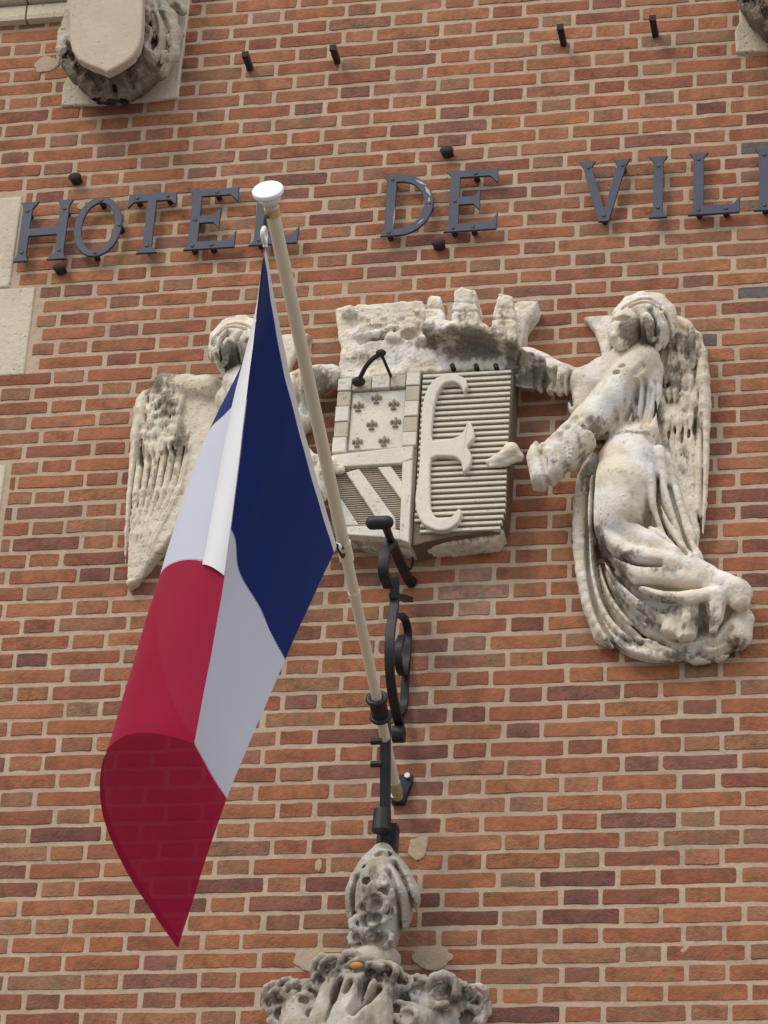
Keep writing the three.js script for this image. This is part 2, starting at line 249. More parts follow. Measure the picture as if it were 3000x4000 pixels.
// ------------------------------------------------------------------ carving tools: smooth solid fields meshed with surface nets
class Carving {
  constructor(min, max, cell) {
    this.min = min; this.cell = cell; this.n = [0, 1, 2].map(i => Math.ceil((max.getComponent(i) - min.getComponent(i)) / cell) + 1);
    this.d = new Float32Array(this.n[0] * this.n[1] * this.n[2]).fill(0.08);
  }
  run(lo, hi, f) {
    const { min, cell, n, d } = this, a = [], b = [];
    for (let i = 0; i < 3; i++) { const m = min.getComponent(i); a[i] = Math.max(0, Math.floor((lo[i] - m) / cell)); b[i] = Math.min(n[i] - 1, Math.ceil((hi[i] - m) / cell)); }
    for (let k = a[2]; k <= b[2]; k++) for (let j = a[1]; j <= b[1]; j++) { let o = (k * n[1] + j) * n[0] + a[0]; for (let i = a[0]; i <= b[0]; i++, o++) d[o] = f(d[o], min.x + i * cell, min.y + j * cell, min.z + k * cell); }
  }
  blend(lo, hi, k, dist, cut) {
    const e = k + 0.03, L = lo.map(v => v - e), Hh = hi.map(v => v + e);
    this.run(L, Hh, cut ? (d, x, y, z) => { const p = -dist(x, y, z), h = Math.max(k - Math.abs(d - p), 0) / (k || 1); return Math.max(d, p) + h * h * k / 4; }
      : (d, x, y, z) => { const p = dist(x, y, z), h = Math.max(k - Math.abs(d - p), 0) / (k || 1); return Math.min(d, p) - h * h * k / 4; });
    return this;
  }
  // chain of [Vector3, radius]; flat > 1 squashes it towards the wall
  limb(chain, k = 0.02, cut = false, flat = 1) {
    for (let s = 0; s + 1 < Math.max(2, chain.length); s++) {
      const [a, ra] = chain[s], [b, rb] = chain[Math.min(s + 1, chain.length - 1)], R = Math.max(ra, rb);
      const dx = b.x - a.x, dy = b.y - a.y, dz = (b.z - a.z) * flat, L2 = dx * dx + dy * dy + dz * dz + 1e-9;
      this.blend([Math.min(a.x, b.x) - R, Math.min(a.y, b.y) - R, Math.min(a.z, b.z) - R], [Math.max(a.x, b.x) + R, Math.max(a.y, b.y) + R, Math.max(a.z, b.z) + R], k, (x, y, z) => {
        const px = x - a.x, py = y - a.y, pz = (z - a.z) * flat, t = Math.min(1, Math.max(0, (px * dx + py * dy + pz * dz) / L2));
        const qx = px - dx * t, qy = py - dy * t, qz = pz - dz * t; return Math.sqrt(qx * qx + qy * qy + qz * qz) - (ra + (rb - ra) * t);
      }, cut);
    }
    return this;
  }
  ball(c, r, k = 0.015, cut = false, s = [1, 1, 1]) {
    const R = r * Math.max(...s);
    return this.blend([c.x - R, c.y - R, c.z - R], [c.x + R, c.y + R, c.z + R], k, (x, y, z) => { const a = (x - c.x) / s[0], b = (y - c.y) / s[1], e = (z - c.z) / s[2]; return (Math.sqrt(a * a + b * b + e * e) - r) * Math.min(...s); }, cut);
  }
  slab(pts, z0, z1, rr = 0.01, k = 0.01, cut = false) {
    const xs = pts.map(p => p.x), ys = pts.map(p => p.y), n = pts.length, zc = (z0 + z1) / 2, hz = (z1 - z0) / 2;
    return this.blend([Math.min(...xs), Math.min(...ys), z0], [Math.max(...xs), Math.max(...ys), z1], k, (x, y, z) => {
      let best = 1e9, s = 1;
      for (let i = 0, j = n - 1; i < n; j = i++) {
        const A_ = pts[i], B = pts[j], ex = B.x - A_.x, ey = B.y - A_.y, wx = x - A_.x, wy = y - A_.y, t = Math.min(1, Math.max(0, (wx * ex + wy * ey) / (ex * ex + ey * ey + 1e-12))), qx = wx - ex * t, qy = wy - ey * t; best = Math.min(best, qx * qx + qy * qy);
        const c1 = y >= A_.y, c2 = y < B.y, c3 = ex * wy > ey * wx; if ((c1 && c2 && c3) || (!c1 && !c2 && !c3)) s = -s;
      }
      const d2 = s * Math.sqrt(best) + rr, dz = Math.abs(z - zc) - hz + rr, ox = Math.max(d2, 0), oz = Math.max(dz, 0); return Math.min(Math.max(d2, dz), 0) + Math.sqrt(ox * ox + oz * oz) - rr;
    }, cut);
  }
  // chisel line across the surface: depth > 0 cuts, < 0 raises
  chisel(pts, w, depth) {
    for (let s = 0; s + 1 < pts.length; s++) {
      const a = pts[s], b = pts[s + 1], e = w * 2.4, dx = b.x - a.x, dy = b.y - a.y, L2 = dx * dx + dy * dy + 1e-9, last = s + 2 === pts.length;
      this.run([Math.min(a.x, b.x) - e, Math.min(a.y, b.y) - e, -1], [Math.max(a.x, b.x) + e, Math.max(a.y, b.y) + e, 1], (d, x, y) => {
        const t = ((x - a.x) * dx + (y - a.y) * dy) / L2; if (t < 0 && s > 0 || t >= 1 && !last) return d;
        const tt = Math.min(1, Math.max(0, t)), qx = x - a.x - dx * tt, qy = y - a.y - dy * tt; return d + depth * Math.exp(-(qx * qx + qy * qy) / (w * w));
      });
    }
    return this;
  }
  rough(f, amp, f2 = f * 3, amp2 = amp * 0.4) {
    const { n, min, cell, d } = this; let o = 0;
    for (let k = 0; k < n[2]; k++) for (let j = 0; j < n[1]; j++) for (let i = 0; i < n[0]; i++, o++) if (d[o] < 0.03 && d[o] > -0.03) { const x = min.x + i * cell, y = min.y + j * cell, z = min.z + k * cell; d[o] += amp * N3(x * f, y * f, z * f) + amp2 * N3(x * f2, y * f2, z * f2 + 9); }
    return this;
  }
  mesh(paint) {
    const { n, min, cell, d } = this, [nx, ny, nz] = n, id = new Int32Array(d.length).fill(-1), pos = [], idx = [], sxy = nx * ny;
    const off = [0, 1, nx, nx + 1, sxy, sxy + 1, sxy + nx, sxy + nx + 1], E = [[0, 1], [2, 3], [4, 5], [6, 7], [0, 2], [1, 3], [4, 6], [5, 7], [0, 4], [1, 5], [2, 6], [3, 7]];
    for (let k = 0; k < nz - 1; k++) for (let j = 0; j < ny - 1; j++) for (let i = 0; i < nx - 1; i++) {
      const o = k * sxy + j * nx + i; let m = 0; for (let c = 0; c < 8; c++) if (d[o + off[c]] < 0) m |= 1 << c; if (m === 0 || m === 255) continue;
      let x = 0, y = 0, z = 0, q = 0;
      for (const [a, b] of E) { const A_ = m >> a & 1, B = m >> b & 1; if (A_ === B) continue; const va = d[o + off[a]], vb = d[o + off[b]], t = va / (va - vb); x += lerp(a & 1, b & 1, t); y += lerp(a >> 1 & 1, b >> 1 & 1, t); z += lerp(a >> 2 & 1, b >> 2 & 1, t); q++; }
      id[o] = pos.length / 3; pos.push(min.x + (i + x / q) * cell, min.y + (j + y / q) * cell, min.z + (k + z / q) * cell);
    }
    const quad = (a, b, c, e, f) => { if (a < 0 || b < 0 || c < 0 || e < 0) return; if (f) idx.push(a, b, c, a, c, e); else idx.push(a, c, b, a, e, c); };
    for (let k = 1; k < nz - 1; k++) for (let j = 1; j < ny - 1; j++) for (let i = 1; i < nx - 1; i++) {
      const o = k * sxy + j * nx + i, s = d[o] < 0;
      if (s !== d[o + 1] < 0) quad(id[o - nx - sxy], id[o - sxy], id[o], id[o - nx], s);
      if (s !== d[o + nx] < 0) quad(id[o - 1 - sxy], id[o - 1], id[o], id[o - sxy], s);
      if (s !== d[o + sxy] < 0) quad(id[o - 1 - nx], id[o - nx], id[o], id[o - 1], s);
    }
    const g = new THREE.BufferGeometry(); g.setAttribute('position', new THREE.Float32BufferAttribute(pos, 3)); g.setIndex(idx); g.computeVertexNormals();
    const col = new Float32Array(pos.length); for (let i = 0; i < pos.length; i += 3) { const c = paint(pos[i], pos[i + 1], pos[i + 2]); col[i] = c[0]; col[i + 1] = c[1]; col[i + 2] = c[2]; }
    g.setAttribute('color', new THREE.BufferAttribute(col, 3)); return planarUV(g);
  }
}
const mix3 = (a, b, t) => [lerp(a[0], b[0], t), lerp(a[1], b[1], t), lerp(a[2], b[2], t)];
// weathered stone: cream with paler washed and tan areas, and black crust and some painted shade in ragged patches around given spots
function stonePaint(base, washed, tan, crust, spots, seed = 0) {
  return (x, y, z) => {
    let c = mix3(base, washed, sm(-0.25, 0.4, fbm(x * 9 + seed, y * 9, z * 9))); c = mix3(c, tan, 0.6 * sm(0.1, 0.5, fbm(x * 15, y * 10 + seed, z * 15 + 4)));
    let m = 0; for (const [p, rx, ry, w] of spots) { const a = (x - p.x) / rx, b = (y - p.y) / ry; m = Math.max(m, w * (1 - Math.sqrt(a * a + b * b))); }
    const g = fbm(x * 60 + seed, y * 26, z * 60), g2 = N3(x * 150, y * 90, z * 150); const k = sm(0.02, 0.42, m * 1.05 + g * 0.42 + g2 * 0.2 - 0.08) * (m > -0.2 ? 1 : 0);
    return mix3(c, mix3(crust, [crust[0] * 2.2, crust[1] * 2.1, crust[2] * 1.9], sm(-0.2, 0.4, g2)), k * 0.82);
  };
}
const CREAM = [0.72, 0.655, 0.53], WASH = [0.81, 0.79, 0.745], TAN = [0.57, 0.475, 0.34], CRUST_AND_SHADE = [0.085, 0.072, 0.056];

// ------------------------------------------------------------------ letters
{
  const T = 0.128, base = x => Y0 + lerp(1.074, 1.087, (x + 1.4) / 2.6);    // stroke as a share of the letter height
  // outlines on a unit cap height; wedge serifs
  const stem = (x, w, h = 1, s = 0.055) => [[x - s, 0], [x + w + s, 0], [x + w, 0.1], [x + w, h - 0.1], [x + w + s, h], [x - s, h], [x, h - 0.1], [x, 0.1]];
  const rad = {}, O = (rx, ry, n = 40) => Array.from({ length: n }, (_, i) => { const t = i / n * Math.PI * 2; return [rx * Math.cos(t), ry * Math.sin(t)]; });
  const glyph = {
    H: [[[-0.04, 0], [0.175, 0], [0.135, 0.1], [0.135, 0.42], [0.545, 0.42], [0.545, 0.12], [0.44, 0], [0.72, 0], [0.675, 0.1], [0.675, 0.9], [0.72, 1], [0.50, 1], [0.545, 0.88], [0.545, 0.545], [0.135, 0.545], [0.135, 0.88], [0.22, 1], [-0.04, 1], [0, 0.9], [0, 0.1]]],
    T: [[[0.19, 0], [0.49, 0], [0.405, 0.1], [0.405, 0.87], [0.60, 0.87], [0.685, 0.78], [0.685, 1], [0, 1], [0, 0.78], [0.085, 0.87], [0.275, 0.87], [0.275, 0.1]]],
    E: [[[-0.05, 0], [0.67, 0], [0.68, 0.27], [0.59, 0.125], [0.145, 0.125], [0.145, 0.435], [0.34, 0.435], [0.43, 0.33], [0.43, 0.67], [0.34, 0.56], [0.145, 0.56], [0.145, 0.885], [0.55, 0.885], [0.67, 0.76], [0.66, 1], [-0.05, 1], [0.01, 0.92], [0.01, 0.08]]],
    L: [[[-0.05, 0], [0.63, 0], [0.645, 0.27], [0.55, 0.14], [0.16, 0.14], [0.16, 0.92], [0.22, 1], [-0.03, 1], [0.02, 0.92], [0.02, 0.08]]],
    I: [stem(0.055, 0.13, 1, 0.06)],
    V: [[[0.27, 0], [0.41, 0], [0.63, 0.9], [0.69, 1], [0.46, 1], [0.505, 0.9], [0.345, 0.19], [0.165, 0.9], [0.215, 1], [-0.005, 1], [0.045, 0.9]]],
  };
  const place = (pts, x, b, h) => pts.map(([u, v]) => V(x + u * h, b + v * h));
  const D_out = []; for (let i = 0; i <= 18; i++) { const t = -Math.PI / 2 + i / 18 * Math.PI; D_out.push([0.20 + 0.46 * Math.cos(t), 0.5 + 0.5 * Math.sin(t)]); }
  const D_in = []; for (let i = 0; i <= 18; i++) { const t = -Math.PI / 2 + i / 18 * Math.PI; D_in.push([0.20 + 0.335 * Math.cos(t), 0.5 + 0.385 * Math.sin(t)]); }
  const defs = [
    ['H', -1.392, [[0.068, 0.15], [0.068, 0.85], [0.61, 0.15], [0.61, 0.85]], 'beside the stone block'], ['O', -1.102, [[0, 0.06], [0, 0.94], [0.31, 0.5]], 'between H and T'], ['T', -0.998, [[0.34, 0.12], [0.12, 0.935], [0.56, 0.935]], ''],
    ['E', -0.764, [[0.08, 0.06], [0.08, 0.5], [0.35, 0.06], [0.35, 0.94]], 'of the first word, between T and L'], ['L', -0.527, [[0.09, 0.08], [0.4, 0.07], [0.09, 0.9]], 'behind the tip of the flagpole'],
    ['D', -0.056, [[0.07, 0.06], [0.07, 0.94], [0.6, 0.5]], ''], ['E', 0.168, [[0.08, 0.06], [0.08, 0.5], [0.35, 0.06], [0.35, 0.94]], 'beside the scuffed letter D'], ['V', 0.625, [[0.12, 0.9], [0.58, 0.9], [0.34, 0.09]], ''],
    ['I', 0.868, [[0.12, 0.16], [0.12, 0.84]], ''], ['L', 1.014, [[0.09, 0.08], [0.45, 0.07], [0.09, 0.9]], 'beside the letter I'], ['L', 1.238, [[0.09, 0.08], [0.45, 0.07], [0.09, 0.9]], 'at the end, after another L']];
  for (const [ch, x, screws, where] of defs) {
    const h = 0.257, b = base(x), z0 = 0.032, z1 = 0.040;
    const look = { H: 'large dark grey iron letter H ', O: 'dark grey iron letter O, an upright oval ring, ', T: 'dark grey iron letter T of the facade inscription', E: 'dark grey iron letter E ', L: 'dark grey iron letter L ', D: 'scuffed dark grey iron letter D with pale worn curve', V: 'dark grey iron letter V of the facade inscription', I: 'narrow dark grey iron letter I of the facade inscription' }[ch];
    const t = thing('iron_letter', (look + where).trim(), 'letter', V(x, b, z0), 'iron letters of the facade inscription');
    let g;
    if (ch === 'O' || ch === 'D') {
      const s = new THREE.Shape(), hole = new THREE.Path();
      if (ch === 'O') { s.setFromPoints(O(0.345 * h, 0.5 * h).map(p => new THREE.Vector2(x + p[0], b + h / 2 + p[1]))); hole.setFromPoints(O(0.235 * h, 0.40 * h).reverse().map(p => new THREE.Vector2(x + p[0], b + h / 2 + p[1]))); }
      else { s.setFromPoints(place([[-0.05, 0], ...D_out, [-0.05, 1], [0, 0.92], [0, 0.08]], x, b, h).map(p => new THREE.Vector2(p.x, p.y))); hole.setFromPoints(place([[0.135, 0.115], ...D_in, [0.135, 0.885]].reverse(), x, b, h).map(p => new THREE.Vector2(p.x, p.y))); }
      s.holes.push(hole); g = new THREE.ExtrudeGeometry(s, { depth: z1 - z0, bevelEnabled: true, bevelThickness: 0.0015, bevelSize: 0.0015, bevelOffset: -0.0015, bevelSegments: 1 }); g.translate(0, 0, z0); planarUV(g);
    } else g = extrude(place(glyph[ch][0], x, b, h), z0, z1 + 0.0015, 0.0015);
    part(t, 'letter_plate', g, M.letter);
    for (const [u, v] of screws) {
      const c = V(x + (ch === 'O' ? u * h : u * h), b + v * h, 0);
      const s = part(t, 'screw', rod(V(c.x, c.y, z1), V(c.x, c.y, z1 + 0.005), 0.0085, 0.006, 8), M.screw); part(t, 'spacer', rod(V(c.x, c.y, -0.01), V(c.x, c.y, z0), 0.011, 0.011, 8), M.rust);
    }
    if (ch === 'D') for (const [u, v, a, w, l] of [[0.47, 0.85, -0.6, 0.010, 0.055], [0.575, 0.70, -1.1, 0.012, 0.05], [0.60, 0.52, -1.55, 0.010, 0.045], [0.50, 0.2, 0.8, 0.006, 0.04], [0.13, 0.3, 1.55, 0.004, 0.09]]) { // worn paint on the curve
      const c = V(x + u * h, b + v * h), dx = Math.cos(a) * l / 2, dy = Math.sin(a) * l / 2, nx = -Math.sin(a) * w / 2, ny = Math.cos(a) * w / 2;
      part(t, 'worn_patch', extrude([V(c.x - dx, c.y - dy), V(c.x + nx, c.y + ny), V(c.x + dx, c.y + dy), V(c.x - nx, c.y - ny)], z1, z1 + 0.0022, 0.0005), M.crestTan, 'pale worn patch');
    }
  }
}
// ------------------------------------------------------------------ iron stubs in the wall
{
  const words = ['nearest the corbel above letter O', 'second from the corbel above letter O', 'third from the corbel above letter O', 'fourth from the corbel above letter O'];
  [[541, 149, 0.085], [729, 133, 0.08], [1218, 95, 0.095], [1416, 76, 0.095]].forEach(([px, py, L], i) => {
    const c = at(px, py), t = thing('iron_stub', 'short rusty square iron bar in the bricks, ' + words[i], 'iron bar', c, 'square iron bars standing out of the wall');
    const g = new THREE.BoxGeometry(0.021, 0.021, L + 0.03); g.rotateX(0.0); g.translate(c.x, c.y, L / 2 - 0.015); part(t, 'bar', g, M.rust);
    const e = new THREE.BoxGeometry(0.024, 0.024, 0.008); e.translate(c.x, c.y, L); part(t, 'bar_end', e, M.rust);
  });
  [[162, 383, 'above the letter H'], [128, 578, 'under the letter H'], [965, 325, 'above the letter E of the middle word'], [947, 525, 'under the letter E of the middle word']].forEach(([px, py, w]) => {
    const c = at(px, py, 0.03), t = thing('iron_dowel', 'blunt dark iron dowel stuck in the wall ' + w, 'iron bar', V(c.x, c.y, 0), 'blunt iron dowels around the letters');
    const g = new THREE.CylinderGeometry(0.020, 0.018, 0.045, 9); g.rotateX(Math.PI / 2); g.scale(1.15, 0.75, 1); g.translate(c.x, c.y, 0.012); part(t, 'shaft', g, M.rust);
    const e = new THREE.SphereGeometry(0.021, 10, 7); e.scale(1.2, 0.85, 0.5); e.translate(c.x, c.y, 0.033); part(t, 'head', e, M.rust);
  });
}
// ------------------------------------------------------------------ flagpole
const X0 = 0.1078;
const poleBase = at(855, 1700, 0.06), poleTip = atX(579, 414, X0); poleBase.x = X0;
const poleDir = poleTip.clone().sub(poleBase).normalize(), poleLen = poleTip.distanceTo(poleBase), onPole = s => poleBase.clone().addScaledVector(poleDir, s);
{
  const t = thing('flagpole', 'cream painted flagpole slanting out from the wall with a flat round cap', 'flagpole', poleBase);
  const sJ = atX(745, 1190, X0).sub(poleBase).dot(poleDir);
  part(t, 'lower_tube', rod(onPole(0), onPole(sJ), 0.0155, 0.0165, 20), M.pole);
  part(t, 'upper_tube', rod(onPole(sJ), onPole(poleLen - 0.03), 0.0182, 0.0185, 20), M.pole);
  part(t, 'joint_collar', rod(onPole(sJ - 0.035), onPole(sJ + 0.03), 0.0215, 0.0215, 20), M.pole);
  part(t, 'joint_band', rod(onPole(0.78), onPole(0.80), 0.0185, 0.0185, 20), M.pole);
  const cap = part(t, 'cap', (() => { const L = new THREE.LatheGeometry([[0.0, -0.04], [0.021, -0.04], [0.024, -0.03], [0.030, -0.024], [0.034, -0.012], [0.0325, -0.008], [0.041, -0.006], [0.0428, -0.001], [0.0425, 0.006], [0.039, 0.0095], [0.0, 0.0115]].map(p => new THREE.Vector2(...p)), 36); L.applyQuaternion(new THREE.Quaternion().setFromUnitVectors(V(0, 1, 0), poleDir)); const c = onPole(poleLen); L.translate(c.x, c.y, c.z); return L; })(), M.cap);
  part(t, 'neck_ring', rod(onPole(poleLen - 0.075), onPole(poleLen - 0.05), 0.0205, 0.021, 20), M.gold);
}
// ------------------------------------------------------------------ flag: hoist along the pole, hanging in one big fold
{
  const FA = atX(573, 534, X0), FB = atX(727, 1180, X0);
  const hoist = [FA, FA.clone().lerp(FB, 0.33).add(V(-0.012, -0.008, 0)), FA.clone().lerp(FB, 0.66).add(V(-0.010, -0.008, 0)), FB];
  const third = [[534, 862, 2.13], [515, 866, 2.10], [484, 893, 2.05], [456, 930, 1.98], [450, 1000, 1.90], [470, 1100, 1.78], [506, 1168, 1.68], [530, 1245, 1.59], [568, 1335, 1.47], [616, 1425, 1.36]].map(p => at(...p));
  const twoth = [[487, 1236, 2.17], [447, 1214, 2.16], [400, 1209, 2.12], [355, 1232, 2.05], [337, 1290, 1.97], [345, 1400, 1.87], [378, 1520, 1.77], [427, 1625, 1.68], [490, 1725, 1.60]].map(p => at(...p));
  const fly = [[420, 1608, 2.20], [385, 1596, 2.20], [335, 1586, 2.18], [275, 1590, 2.13], [231, 1625, 2.06], [216, 1690, 1.98], [226, 1770, 1.90], [262, 1860, 1.80], [320, 1955, 1.69], [385, 2048, 1.60]].map(p => at(...p));
  const rows = [hoist, third, twoth, fly].map(p => new THREE.CatmullRomCurve3(p, false, 'centripetal'));
  const NV = 72, samp = rows.map(c => c.getSpacedPoints(NV));
  const cr = (p0, p1, p2, p3, t) => 0.5 * (2 * p1 + (p2 - p0) * t + (2 * p0 - 5 * p1 + 4 * p2 - p3) * t * t + (3 * p1 - p0 - 3 * p2 + p3) * t * t * t);
  const surf = (u, v) => {
    const f = Math.min(2.9999, u * 3), i = Math.floor(f), t = f - i, g = v * NV, j = Math.min(NV - 1, Math.floor(g)), w = g - j, P = k => { if (k < 0) { const a = samp[0], b = samp[1]; return q => a[q].clone().multiplyScalar(2).sub(b[q]); } if (k > 3) { const a = samp[3], b = samp[2]; return q => a[q].clone().multiplyScalar(2).sub(b[q]); } return q => samp[k][q]; };
    const row = q => { const a = P(i - 1)(q), b = P(i)(q), c = P(i + 1)(q), d = P(i + 2)(q); return V(cr(a.x, b.x, c.x, d.x, t), cr(a.y, b.y, c.y, d.y, t), cr(a.z, b.z, c.z, d.z, t)); };
    const p = row(j).lerp(row(j + 1), w);
    const s = Math.sin(Math.PI * Math.min(1, u * 1.2)) * 0.9;                    // slack ripples running down from the hoist
    p.x += s * (0.011 * Math.sin(v * 15 + u * 2.2) + 0.006 * Math.sin(v * 27 - u * 5)) * Math.sin(Math.PI * v) + 0.0022 * N3(u * 9, v * 9, 3);
    p.z += 0.003 * N3(u * 8, v * 8, 8); return p;
  };
  const normalAt = (u, v) => { const e = 0.004, a = surf(Math.min(1, u + e), v).sub(surf(Math.max(0, u - e), v)), b = surf(u, Math.min(1, v + e)).sub(surf(u, Math.max(0, v - e))); return a.cross(b).normalize(); };
  const sheet = (u0, u1, v0, v1, nu, nv, off) => {
    const pos = [], uv = [], idx = [];
    for (let i = 0; i <= nu; i++) for (let j = 0; j <= nv; j++) { const u = lerp(u0, u1, i / nu), v = lerp(v0, v1, j / nv), p = surf(u, v); if (off) p.addScaledVector(normalAt(u, v), off(i / nu, j / nv)); pos.push(p.x, p.y, p.z); uv.push(u * 1.5, v); }
    for (let i = 0; i < nu; i++) for (let j = 0; j < nv; j++) { const a = i * (nv + 1) + j, b = a + nv + 1; idx.push(a, b, a + 1, a + 1, b, b + 1); }
    const g = new THREE.BufferGeometry(); g.setAttribute('position', new THREE.Float32BufferAttribute(pos, 3)); g.setAttribute('uv', new THREE.Float32BufferAttribute(uv, 2)); g.setIndex(idx); g.computeVertexNormals(); return g;
  };
  const side = normalAt(0.5, 0.03).dot(camP.clone().sub(surf(0.5, 0.03))) > 0 ? 1 : -1;   // outer face of the flap
  const t = thing('flag', 'blue, white and red tricolour flag hanging in a fold from the slanting pole', 'flag', FA);
  part(t, 'blue_stripe', sheet(0.018, 0.3345, 0, 1, 60, 110), M.blue); part(t, 'white_stripe', sheet(0.3325, 0.6675, 0, 1, 60, 110), M.white);
  const red = part(t, 'red_stripe', sheet(0.6655, 1, 0, 1, 60, 110), M.red);
  part(t, 'hoist_band', sheet(0, 0.019, 0, 1, 4, 110), M.sleeve, 'white band along the pole side of the flag');
  part(red, 'fly_hem', sheet(0.982, 1.0, 0, 1, 3, 110, () => side * 0.0016), M.red);
  part(t, 'lower_hem', sheet(0.02, 1.0, 0.988, 1.0, 120, 2, () => side * 0.0012), (() => M.red)()).visible = true;
  t.remove(t.children[t.children.length - 1]);
  // stiff white sleeve along the upper edge, over the first two stripes
  const sl = sheet(0.004, 0.675, -0.0, 0.082, 90, 10, (a, b) => side * (0.003 + 0.008 * Math.pow(Math.sin(Math.PI * Math.min(1, b * 1.02)), 0.6) * Math.min(1, 0.35 + a)));
  part(t, 'edge_sleeve', sl, (() => { const m = M.sleeve.clone(); m.side = THREE.DoubleSide; return m; })(), 'stiff white sleeve along the upper edge of the flag');
  // halyard
  const h = thing('halyard', 'short white cord and rusty wire tying the flag to the pole cap', 'cord', onPole(poleLen - 0.06));
  const a = onPole(poleLen - 0.065).add(V(-0.012, -0.018, 0.004));
  part(h, 'wire', tube([a, atX(573, 470, X0), atX(572, 497, X0)], 0.0045, 16, 6), M.rust);
  part(h, 'cord', merge([tube([atX(571, 492, X0), atX(567, 503, X0), atX(569, 517, X0), atX(573, 528, X0), FA], 0.0065, 20, 7), tube([atX(573, 495, X0), atX(575, 510, X0), atX(573, 528, X0)], 0.005, 16, 6)]), M.rope);
  const h2 = thing('flag_clip', 'small rusty clip holding the lower flag corner to the pole collar', 'clip', FB);
  part(h2, 'clip_loop', tube([FB.clone().add(V(0, 0.004, 0)), atX(736, 1180, X0), atX(743, 1190, X0), atX(742, 1203, X0), atX(733, 1192, X0), FB.clone()], 0.0045, 24, 6), M.rust);
  part(h2, 'clip_knot', (() => { const g = new THREE.SphereGeometry(0.011, 10, 8), c = FB.clone().lerp(atX(736, 1184, X0), 0.4); g.translate(c.x, c.y, c.z); return g; })(), M.rope);
}

